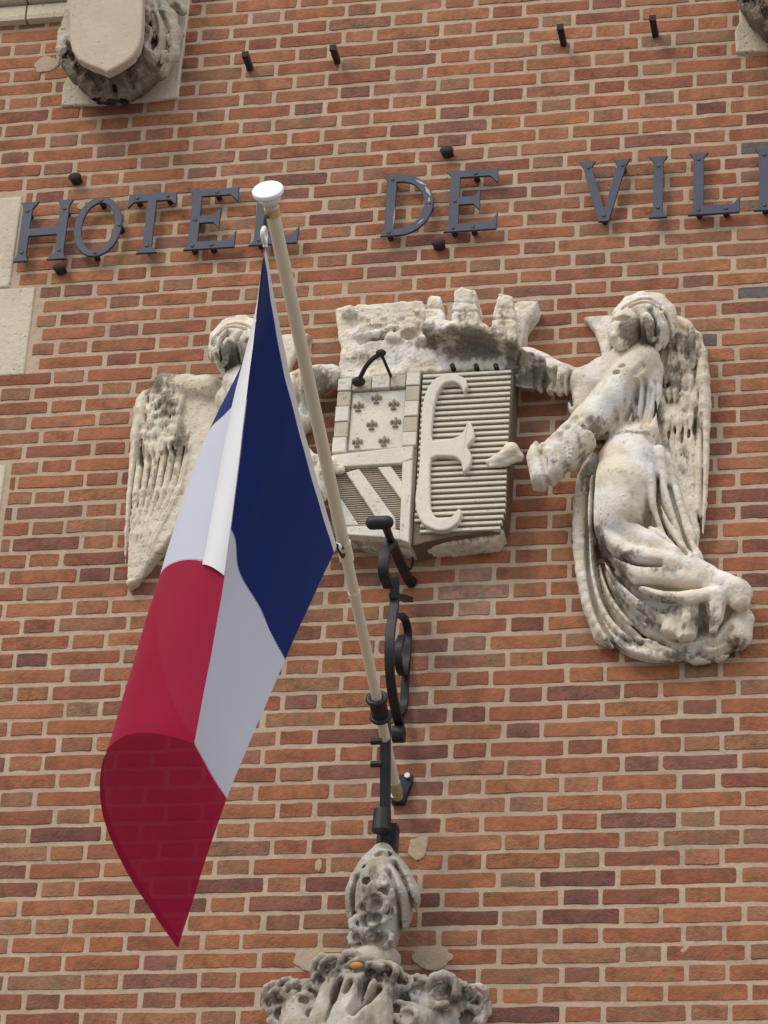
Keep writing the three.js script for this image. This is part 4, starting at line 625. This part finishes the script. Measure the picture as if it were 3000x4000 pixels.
  // trailing folds: rounded ridges with deep hollows between them
  for (const [pts, k] of [
    [[[345, -20, 0.04, 0.018], [258, 250, 0.045, 0.022], [240, 600, 0.05, 0.023], [262, 900, 0.05, 0.021], [330, 1200, 0.05, 0.019], [480, 1440, 0.05, 0.017], [700, 1555, 0.05, 0.015], [930, 1590, 0.045, 0.012]], 0.012],
    [[[330, 420, 0.07, 0.014], [318, 700, 0.075, 0.015], [345, 950, 0.075, 0.014], [440, 1220, 0.07, 0.015], [620, 1410, 0.065, 0.014], [860, 1500, 0.06, 0.011]], 0.010],
    [[[350, 560, 0.09, 0.015], [385, 800, 0.09, 0.016], [470, 1050, 0.09, 0.017], [620, 1260, 0.085, 0.017], [800, 1390, 0.08, 0.014]], 0.010],
    [[[380, 620, 0.105, 0.017], [480, 860, 0.105, 0.020], [620, 1060, 0.105, 0.022], [770, 1180, 0.105, 0.022], [920, 1290, 0.10, 0.018]], 0.012],
    [[[430, 630, 0.14, 0.018], [620, 745, 0.15, 0.018], [850, 800, 0.15, 0.018], [1080, 880, 0.125, 0.016]], 0.030],
    [[[470, 720, 0.12, 0.015], [680, 905, 0.13, 0.018], [900, 945, 0.135, 0.018], [1150, 975, 0.125, 0.015]], 0.030],
    [[[600, 1000, 0.12, 0.015], [800, 1095, 0.14, 0.020], [1020, 1128, 0.145, 0.021], [1230, 1095, 0.13, 0.018], [1400, 1090, 0.11, 0.018]], 0.018],
    [[[880, -80, 0.10, 0.020], [905, 200, 0.09, 0.020], [985, 430, 0.08, 0.020], [1120, 680, 0.07, 0.018], [1190, 800, 0.07, 0.018]], 0.014],
    [[[800, 60, 0.14, 0.013], [835, 300, 0.135, 0.016], [900, 480, 0.115, 0.016], [1020, 640, 0.10, 0.016], [1150, 780, 0.085, 0.014]], 0.014],
    [[[940, -40, 0.06, 0.014], [1005, 250, 0.065, 0.016], [1085, 480, 0.06, 0.015], [1155, 640, 0.06, 0.012]], 0.010]]) fold(keep(pts), k);
  for (const [pts, w, d] of [[[[292, 200], [282, 600], [300, 900], [390, 1230], [560, 1450], [800, 1540]], 0.007, 0.024], [[[335, 560], [372, 880], [470, 1160], [640, 1340], [860, 1450]], 0.008, 0.030], [[[365, 600], [430, 880], [560, 1130], [720, 1290], [880, 1370]], 0.008, 0.032], [[[410, 690], [560, 930], [720, 1080], [900, 1180], [1060, 1195]], 0.010, 0.050], [[[420, 690], [560, 800], [700, 860], [900, 875]], 0.007, 0.024],
    [[[660, 1010], [850, 1025], [1050, 1040], [1200, 1020]], 0.007, 0.016], [[[862, 100], [880, 400], [960, 580], [1100, 760]], 0.006, 0.024], [[[950, 150], [1035, 450], [1130, 700]], 0.006, 0.028], [[[775, 250], [765, 400], [700, 500], [620, 520]], 0.009, 0.008], [[[600, 200], [680, 330], [735, 430]], 0.010, 0.005], [[[372, -20], [350, 300], [342, 600]], 0.006, 0.030], [[[640, 512], [720, 502], [860, 605], [1000, 690]], 0.007, 0.012]]) CB(keep(pts), 0.13, w, d);
  // hem lobes, foot, rocky base
  if (!mirror) {
    LB([[1000, 1235, 0.095, 0.026], [975, 1380, 0.095, 0.032]], 0.004); LB([[1120, 1150, 0.10, 0.034], [1112, 1300, 0.105, 0.036], [1100, 1430, 0.10, 0.033]], 0.004); LB([[1340, 1110, 0.11, 0.036], [1335, 1260, 0.11, 0.028], [1315, 1360, 0.105, 0.016]], 0.004); LB([[1490, 1060, 0.10, 0.044], [1535, 1145, 0.10, 0.032]], 0.008);
    F.limb([[b(1250, 1190, 0.12), 0.018], [b(1235, 1360, 0.115), 0.022]], 0.006, true); F.limb([[b(1432, 1170, 0.12), 0.014], [b(1420, 1340, 0.11), 0.020]], 0.006, true); F.limb([[b(1045, 1250, 0.13), 0.010], [b(1035, 1390, 0.125), 0.010]], 0.005, true);
    for (const [x, y] of [[975, 1350], [1080, 1370], [1160, 1340]]) F.ball(b(x, y, 0.14), 0.014, 0.006, true, [0.8, 1.8, 1.3]);
    LB([[1180, 1570, 0.02, 0.035], [1350, 1520, 0.03, 0.044], [1500, 1410, 0.035, 0.05], [1550, 1290, 0.04, 0.04]], 0.012); LB([[800, 1520, 0.04, 0.022], [1000, 1545, 0.04, 0.028], [1200, 1530, 0.04, 0.028]], 0.012);
    CB([[1250, 1450], [1340, 1465], [1460, 1350]], 0.09, 0.009, 0.020); CB([[1180, 1520], [1330, 1530], [1500, 1440]], 0.09, 0.007, 0.014); CB([[660, 1350], [800, 1370]], 0.09, 0.008, 0.014); CB([[900, 1440], [1040, 1500], [1180, 1490]], 0.08, 0.010, 0.020);
  }
  F.rough(22, 0.002, 100, 0.0014);
  // ---- head: worn face turned down to the shield, wavy hair
  const hl = a(690, 560, 0), hh = a(1220, 60, 0), H = new Carving(V(Math.min(hl.x, hh.x) - 0.05, Y0 + 0.36, 0), V(Math.max(hl.x, hh.x) + 0.05, Y0 + 0.74, 0.3), 0.0034), HL = (pts, k = 0.012, cut = false, flat = 1) => H.limb(pts.map(p => [a(p[0], p[1], p[2]), p[3]]), k, cut, flat);
  H.ball(a(985, 310, 0.12), 0.083, 0.02, false, [1.05, 1, 0.95]); HL([[880, 330, 0.135, 0.066], [810, 420, 0.15, 0.050], [800, 465, 0.15, 0.038]], 0.03); HL([[760, 350, 0.155, 0.032], [745, 420, 0.165, 0.026]], 0.015);
  HL([[735, 400, 0.185, 0.008], [718, 440, 0.188, 0.013]], 0.010); H.ball(a(800, 310, 0.19), 0.017, 0.010, true, [1.4, 0.8, 1]); H.ball(a(708, 330, 0.175), 0.014, 0.010, true); HL([[725, 472, 0.192, 0.006], [780, 484, 0.195, 0.006]], 0.005, true); H.ball(a(775, 505, 0.165), 0.021, 0.010);
  for (const p of [[[760, 260, 0.15, 0.022], [850, 185, 0.15, 0.028], [960, 150, 0.145, 0.030], [1070, 170, 0.135, 0.032], [1150, 250, 0.125, 0.032], [1165, 340, 0.12, 0.030]], [[900, 215, 0.18, 0.020], [1010, 215, 0.185, 0.024], [1090, 270, 0.175, 0.028], [1110, 360, 0.16, 0.028], [1075, 440, 0.14, 0.026], [1060, 520, 0.12, 0.022]], [[1000, 290, 0.195, 0.018], [1030, 370, 0.185, 0.022], [1020, 450, 0.165, 0.022]], [[1140, 300, 0.13, 0.028], [1150, 400, 0.12, 0.028], [1110, 490, 0.105, 0.024]]]) HL(p, 0.004);
  HL([[940, 410, 0.18, 0.016], [985, 520, 0.14, 0.030]], 0.008, true); H.limb([[a(930, 420, 0.10), 0.05], [a(930, 560, 0.08), 0.05]], 0.01);
  for (const p of [[[790, 230], [900, 170], [1000, 150], [1100, 190]], [[850, 230], [960, 195], [1060, 220], [1130, 320]], [[1010, 260], [1060, 330], [1050, 430]], [[1100, 230], [1165, 330], [1120, 440]], [[880, 240], [930, 320], [920, 400]]]) H.chisel(bend(p, q => a(q[0], q[1], 0.18)), 0.0045, 0.014);
  for (const [x, y] of [[960, 140], [1000, 105], [930, 120], [890, 160]]) H.ball(a(x, y, 0.155), 0.011, 0.005, true); H.ball(a(925, 110, 0.14), 0.012, 0.01); H.rough(34, 0.0022, 110, 0.0016);
  const t = thing('angel_relief', label, 'relief', mx(V(0.86, Y0 - 0.5, 0), SH), 'stone angels on either side of the coat of arms');
  const spots = [[ar(mirror ? 0 : 40, mirror ? 710 : 750, .12), 0.075, 0.075, mirror ? 0.9 : 1.5], [a(1000, 480, .12), 0.05, 0.06, 0.8], [a(880, 1262, .12), 0.10, 0.02, 0.5], [a(600, 1290, .1), 0.06, 0.06, 0.5], [a(250, 1540, .15), 0.08, 0.03, 0.3], [a(860, 1080, .12), 0.03, 0.08, 0.4], [b(300, 180, .05), 0.03, 0.10, 0.5], [b(420, 720, .08), 0.04, 0.08, 0.7], [b(560, 1000, .08), 0.06, 0.12, 0.6], [b(850, 1250, .08), 0.12, 0.05, 0.6], [b(640, 840, .1), 0.08, 0.02, 0.6], [b(600, 1480, .05), 0.14, 0.04, 0.5], [b(940, 960, .1), 0.10, 0.025, 0.42], [b(1240, 1340, .08), 0.08, 0.06, 0.6], [b(1040, 1570, .05), 0.12, 0.03, 0.6], [b(1500, 1500, .05), 0.06, 0.03, 0.6]];  // first spot: shade of the cuff hollow painted in along with crust
  const wingSpots = [[aw(1340, 560, .05), 0.05, 0.11, 0.8], [aw(1220, 500, .05), 0.05, 0.07, 0.7], [aw(1200, 800, .05), 0.07, 0.13, 0.55], [aw(1060, 1120, .05), 0.04, 0.10, 0.8], [aw(1390, 1180, .05), 0.02, 0.06, 0.9], [aw(1150, 1350, .05), 0.05, 0.14, 0.3], [aw(1300, 1350, .05), 0.03, 0.16, 0.32]];
  part(t, 'body', F.mesh(stonePaint(CREAM, WASH, TAN, CRUST_AND_SHADE, spots, mirror ? 11 : 0)), M.carved, 'robed body with one arm reaching to the shield');
  part(t, 'wing', W.mesh(stonePaint(mix3(CREAM, TAN, 0.25), CREAM, TAN, CRUST_AND_SHADE, wingSpots, mirror ? 17 : 7)), M.carved, 'folded wing with long feathers and blackened upper part');
  part(t, 'head', H.mesh(stonePaint(CREAM, WASH, TAN, CRUST_AND_SHADE, [[a(880, 450, .15), 0.055, 0.06, 1.5], [a(1000, 480, .12), 0.06, 0.05, 1.2], [a(1040, 300, .15), 0.04, 0.04, 0.3]], mirror ? 13 : 2)), M.carved, 'worn head with wavy hair and blackened jaw');
  return t;
}
angel(false, 'stone angel in a flowing robe with its hand broken off, wholly visible beside the shield');
angel(true, 'stone angel with a broken wing top, mostly hidden behind the hanging flag');

// ------------------------------------------------------------------ carved finial under the bracket
{
  const e = zoomed(900, 3200, 1.3825), t = thing('stone_finial', 'carved stone finial with curled leaves under the iron bracket', 'finial', V(0.05, Y0 - 2.0, 0));
  const C1 = [[0.37, 0.335, 0.275], [0.52, 0.50, 0.455], [0.31, 0.245, 0.155], [0.085, 0.072, 0.058]];
  const F = new Carving(V(-0.18, Y0 - 1.72, -0.02), V(0.32, Y0 - 1.16, 0.34), 0.0042), L = (pts, k = 0.015, cut = false, flat = 1) => F.limb(pts.map(p => [e(p[0], p[1], p[2]), p[3]]), k, cut, flat);
  L([[822, 178, 0.15, 0.030], [815, 255, 0.15, 0.058], [817, 340, 0.15, 0.090], [820, 425, 0.15, 0.110], [806, 520, 0.148, 0.094], [790, 610, 0.145, 0.072], [778, 700, 0.14, 0.060], [772, 770, 0.14, 0.062]], 0.02);
  for (const p of [[[880, 230], [935, 330], [960, 430], [930, 560], [890, 700]], [[860, 300], [900, 420], [890, 560], [865, 690]], [[690, 320], [660, 430], [675, 560], [680, 690]]]) F.chisel(new THREE.CatmullRomCurve3(p.map(q => e(q[0], q[1], 0.22))).getPoints(16), 0.008, 0.026);
  // curled leaf knobs: ring with a drilled eye
  const kr = rng(55), knob = (x, y, z, r, G = F) => { // a leaf tip rolled into an open ring, deep in the middle
    const c = e(x, y, z), ch = [], t0 = kr() * 6.28, sx = 0.95 + kr() * 0.35, sy = 0.7 + kr() * 0.25, tr = r * (0.30 + 0.08 * kr()); r *= 1.12;
    for (let i = 0; i <= 9; i++) { const t = t0 + i / 9 * 5.4; ch.push([V(c.x + Math.cos(t) * r * sx, c.y + Math.sin(t) * r * sy, c.z + 0.3 * r * Math.sin(t + 1) - 0.25 * r * Math.cos(t * 2 + t0)), tr * (1.1 - 0.3 * i / 9)]); }
    G.limb([[V(c.x, c.y, c.z - r * 1.3), r * 0.9], [V(c.x, c.y, c.z - r * 0.7), r * 0.75]], 0.006); G.limb(ch, 0.003); G.ball(V(c.x, c.y, c.z + r * 0.25), r * 0.55, 0.004, true); };
  for (const [x, y, r] of [[800, 200, 0.020], [850, 205, 0.018], [735, 275, 0.022], [800, 265, 0.02], [745, 350, 0.028], [800, 330, 0.020], [770, 430, 0.022], [825, 405, 0.026], [795, 460, 0.028], [720, 480, 0.02], [730, 560, 0.030], [790, 540, 0.022], [840, 500, 0.02], [700, 640, 0.026], [760, 625, 0.022], [810, 650, 0.028], [705, 690, 0.02]]) knob(x, y, 0.262 - Math.abs(y - 420) * 0.00022 - Math.abs(x - 780) * 0.0003, r);
  const rr = rng(8); for (let i = 0; i < 0; i++) F.limb([[e(700 + rr() * 140, 260 + rr() * 400, 0.245), 0.008], [e(700 + rr() * 140, 280 + rr() * 400, 0.25), 0.006]], 0.006, rr() < 0.4);
  L([[690, 745, 0.16, 0.035], [770, 752, 0.18, 0.036], [860, 760, 0.16, 0.035]], 0.012);
  F.rough(34, 0.0022, 110, 0.0016);
  part(t, 'bud', F.mesh(stonePaint(C1[0], C1[1], C1[2], C1[3], [[e(770, 300, .24), 0.035, 0.05, 0.6], [e(770, 470, .24), 0.05, 0.11, 0.75], [e(750, 630, .24), 0.06, 0.06, 0.7], [e(880, 430, .15), 0.03, 0.06, 0.3], [e(780, 710, .15), 0.12, 0.015, 0.7]], 4)), M.carved, 'tall bud with curled leaves up its front');
  const G = new Carving(V(-0.42, Y0 - 2.15, -0.02), V(0.55, Y0 - 1.45, 0.42), 0.0048), LG = (pts, k = 0.02, cut = false) => G.limb(pts.map(p => [e(p[0], p[1], p[2]), p[3]]), k, cut);
  LG([[760, 800, 0.16, 0.07], [720, 900, 0.18, 0.085], [690, 1000, 0.20, 0.10], [680, 1200, 0.20, 0.13]], 0.03);
  LG([[690, 940, 0.26, 0.05], [650, 1100, 0.30, 0.07], [640, 1200, 0.3, 0.08]], 0.012); LG([[560, 940, 0.2, 0.045], [530, 1110, 0.22, 0.06], [520, 1200, 0.22, 0.06]], 0.01); LG([[830, 930, 0.2, 0.05], [780, 1040, 0.24, 0.055], [740, 1200, 0.26, 0.07]], 0.01);
  LG([[420, 960, 0.10, 0.055], [390, 1060, 0.11, 0.06], [400, 1200, 0.12, 0.09]], 0.02); LG([[300, 960, 0.09, 0.035], [300, 1060, 0.08, 0.045], [380, 1200, 0.08, 0.06]], 0.015);
  LG([[1060, 970, 0.11, 0.05], [1030, 1070, 0.12, 0.06], [960, 1200, 0.12, 0.09]], 0.02); LG([[1230, 960, 0.10, 0.04], [1220, 1060, 0.09, 0.05], [1080, 1200, 0.09, 0.06]], 0.015); LG([[860, 1060, 0.2, 0.035], [950, 1050, 0.2, 0.035], [1030, 1090, 0.19, 0.04], [1000, 1180, 0.18, 0.04]], 0.01);
  for (const [x, y, z, r] of [[515, 815, .20, .038], [500, 870, .19, .030], [575, 800, .23, .036], [600, 850, .24, .028], [650, 790, .25, .034], [690, 815, .26, .034], [745, 800, .25, .030], [760, 850, .25, .034], [820, 835, .23, .034], [870, 870, .21, .034], [910, 885, .19, .028], [800, 870, .25, .024],
    [270, 930, .12, .036], [255, 985, .11, .034], [310, 915, .13, .026], [360, 930, .14, .034], [420, 925, .14, .030], [460, 945, .15, .032], [400, 990, .15, .026], [950, 935, .15, .034], [1000, 905, .15, .030], [1050, 920, .15, .030], [1095, 890, .14, .030], [1140, 930, .16, .044], [1200, 930, .14, .030], [1250, 950, .13, .032], [1300, 960, .11, .034], [1310, 1030, .10, .036], [1270, 1080, .1, .04], [955, 1065, .24, .026], [890, 1040, .22, .03], [280, 1060, .1, .036], [450, 1060, .16, .034], [940, 1000, .17, .03]]) knob(x, y, z, r, G);
  for (const p of [[[600, 880], [570, 1000], [540, 1106]], [[740, 880], [720, 990], [690, 1106]], [[660, 900], [640, 960]], [[800, 920], [740, 1030], [700, 1106]]]) G.chisel(p.map(q => e(q[0], q[1], 0.26)), 0.009, 0.036);
  G.rough(30, 0.0025, 100, 0.0018);
  part(t, 'leaf_cluster', G.mesh(stonePaint(C1[0], C1[1], C1[2], C1[3], [[e(560, 840, .2), 0.12, 0.05, 0.62], [e(850, 870, .2), 0.12, 0.04, 0.66], [e(290, 980, .1), 0.09, 0.08, 0.62], [e(1240, 1000, .1), 0.13, 0.08, 0.6], [e(940, 1000, .15), 0.07, 0.05, 0.6], [e(590, 960, .2), 0.02, 0.09, 0.8], [e(740, 960, .2), 0.025, 0.06, 0.7]], 6)), M.carved, 'cluster of curled leaves spreading below the bud');
  { const p = e(680, 790, 0.285), g = new THREE.SphereGeometry(0.016, 10, 6); g.scale(1.3, 0.7, 0.5); g.translate(p.x, p.y, p.z); part(t, 'lichen_spot', g, std(0.45, 0.23, 0.05), 'orange lichen spot'); }
  // gable stone that carries it
  part(t, 'base_stone', extrude([V(-0.22, Y0 - 2.9), V(0.32, Y0 - 2.9), V(0.20, Y0 - 2.02), V(-0.10, Y0 - 2.02)], -0.02, 0.16, 0.02), M.stone);
}
// ------------------------------------------------------------------ carved corbels under the cornice
function corbel() {
  const g_ = zoomed(200, 0, 2.765), P = (pts, z) => pts.map(p => g_(p[0], p[1], z));
  const base = g_(620, 1150, 0), t = thing('stone_corbel', 'large carved stone corbel with a plain tongue hanging over curling leaves', 'corbel', V(base.x, base.y, 0), 'carved corbels under the cornice');
  const topY = Y0 + 2.75, Tg = P([[200, 0], [195, 250], [200, 440], [225, 540], [290, 640], [420, 705], [520, 740], [600, 778], [690, 735], [800, 670], [880, 610], [945, 500], [975, 380], [985, 200], [988, 0]], 0.27);
  const up = [V(Tg[14].x, topY), V(Tg[0].x, topY)], plate = P([[112, 1150], [130, 930], [190, 830], [200, 0], [1500, 0], [1495, 60], [1455, 330], [1440, 480], [1400, 760], [1372, 1060], [1180, 1085], [900, 1110], [500, 1140]], 0.005);
  part(t, 'back_block', extrude([...plate.slice(0, 3), V(plate[2].x - 0.02, topY), V(plate[4].x, topY), ...plate.slice(5)].reverse(), -0.03, 0.012, 0.006), M.stone);
  part(t, 'tongue', extrude([...Tg, ...up].reverse(), 0.235, 0.272, 0.008), std(0.52, 0.44, 0.34, { map: stoneTex, bumpMap: stoneBump, bumpScale: 0.003 }), 'plain smooth tongue of stone, stained near its tip');
  const F = new Carving(V(base.x - 0.32, base.y - 0.08, -0.01), V(base.x + 0.40, base.y + 0.62, 0.30), 0.0046), L = (pts, k = 0.012, cut = false) => F.limb(pts.map(p => [g_(p[0], p[1], p[2]), p[3]]), k, cut);
  F.slab(P([[125, 330], [125, 550], [200, 760], [350, 950], [500, 1030], [640, 1070], [800, 1030], [950, 950], [1130, 780], [1200, 600], [1200, 0], [200, 0]], 0.08), -0.01, 0.15, 0.06, 0.02);
  F.slab(P([[240, 0], [240, 450], [400, 740], [600, 850], [800, 740], [960, 500], [960, 0]], 0.17), 0.0, 0.21, 0.03, 0.02);
  for (const p of [[[1110, -20, 0.10, 0.028], [1255, 180, 0.10, 0.032], [1305, 400, 0.10, 0.036], [1275, 590, 0.10, 0.036], [1160, 760, 0.11, 0.034], [1000, 880, 0.12, 0.03]], [[1040, 30, 0.15, 0.026], [1150, 230, 0.15, 0.028], [1200, 420, 0.15, 0.028], [1190, 580, 0.15, 0.026], [1100, 700, 0.15, 0.024]], [[1000, 100, 0.19, 0.020], [1075, 130, 0.20, 0.022], [1040, 200, 0.2, 0.02]], [[1000, 290, 0.19, 0.022], [1070, 340, 0.2, 0.024], [1040, 400, 0.2, 0.02]], [[980, 480, 0.19, 0.024], [1050, 560, 0.19, 0.028], [1000, 650, 0.18, 0.028]], [[960, 620, 0.18, 0.03], [1050, 660, 0.17, 0.026]],
    [[130, 360, 0.12, 0.022], [140, 500, 0.13, 0.028], [210, 680, 0.14, 0.034], [320, 820, 0.14, 0.038]], [[400, 900, 0.15, 0.036], [520, 990, 0.14, 0.036], [560, 1050, 0.12, 0.03]], [[650, 1060, 0.12, 0.03], [780, 1030, 0.12, 0.032], [880, 960, 0.13, 0.032]], [[300, 760, 0.17, 0.04], [380, 820, 0.17, 0.035]], [[700, 880, 0.17, 0.036], [850, 850, 0.16, 0.032], [950, 780, 0.16, 0.03]], [[1280, 120, 0.06, 0.02], [1360, 60, 0.06, 0.022], [1420, 120, 0.06, 0.02]], [[1330, 320, 0.04, 0.014], [1400, 380, 0.04, 0.016]]]) L(p, 0.012);
  for (const [x, y, z, r] of [[1110, 240, .20, .024], [1115, 500, .2, .026], [1080, 400, .21, .02], [1000, 720, .2, .026], [830, 800, .2, .024], [560, 930, .19, .026], [430, 800, .2, .024], [310, 740, .2, .02], [740, 940, .18, .026], [640, 980, .17, .022], [180, 620, .16, .018], [1330, 100, .08, .022], [480, 1000, .17, .018], [900, 900, .17, .022]]) F.ball(g_(x, y, z), r, 0.008, true, [1, 1.3, 1]);
  for (const p of [[[1180, 120], [1250, 330], [1245, 540], [1150, 720]], [[1100, 120], [1160, 330], [1150, 520]], [[200, 500], [270, 700], [380, 860]], [[450, 860], [560, 1000]], [[690, 900], [700, 1040]], [[850, 860], [880, 960]]]) F.chisel(p.map(q => g_(q[0], q[1], 0.14)), 0.009, 0.014);
  F.rough(26, 0.006, 80, 0.004);
  part(t, 'leaf_carving', F.mesh(stonePaint([0.42, 0.36, 0.27], [0.50, 0.46, 0.38], [0.36, 0.27, 0.15], [0.075, 0.06, 0.045], [[g_(640, 900, .15), 0.24, 0.13, 1.6], [g_(240, 700, .15), 0.10, 0.14, 1.2], [g_(980, 800, .15), 0.10, 0.10, 1.1], [g_(1040, 430, .15), 0.05, 0.14, 0.5]], 14)), M.carved, 'curling carved leaves with black crust, darker underneath');  // crust colour also lays a darker tone over the whole underside
  return t;
}
{
  const c1 = corbel(), c2 = c1.clone(); c2.name = numbered('stone_corbel'); scene.add(c2);
  const d = at(1594, 118).sub(at(137, 233)); c2.position.add(V(d.x, d.y, 0)); c1.userData.label = 'carved stone corbel with a plain tongue, above the letters H and O'; c2.userData.label = 'carved stone corbel over the last letter L, beyond the fourth square iron bar'; c2.userData.category = 'corbel';
}
// ------------------------------------------------------------------ moulded cornice over the bricks, stone by stone
{
  const y = at(70, 42, 0.03).y, t = thing('stone_cornice', 'moulded cream stone cornice running into the corbel above the letters H and O', 'cornice', V(0, y, 0));
  const prof = [[0, 0], [0.030, 0.004], [0.034, 0.02], [0.034, 0.066], [0.012, 0.070], [0.012, 0.080], [0.055, 0.083], [0.06, 0.09], [0.06, 0.165], [0.03, 0.17], [0.03, 0.185], [0.09, 0.19], [0.09, 0.34], [0.0, 0.34]];
  const xs = [-3.4, -2.75, -2.1, at(53, 25, 0.05).x, at(405, 0, 0.03).x - 0.02];
  for (let i = 0; i + 1 < xs.length; i++) {
    const s = new THREE.Shape(prof.map(p => new THREE.Vector2(p[0] - 0.03 * (p[0] === 0), y + p[1]))), g = new THREE.ExtrudeGeometry(s, { depth: xs[i + 1] - xs[i] - 0.008, bevelEnabled: false });
    g.rotateY(-Math.PI / 2); g.scale(-1, 1, 1); { const q = g.attributes.position; for (let k = 0; k < q.count; k++) { const X = q.getX(k), Z = q.getZ(k); q.setXYZ(k, X, q.getY(k), Z); } }
    // after the turn: x = depth axis, z = profile
    g.computeBoundingBox(); const bb = g.boundingBox; g.translate(xs[i] + 0.004 - bb.min.x, 0, -0.03 - bb.min.z);
    const idx = g.index; planarUV(g); g.computeVertexNormals(); part(t, 'cornice_stone', g, M.stone);
  }
}
renderer.render(scene, camera);
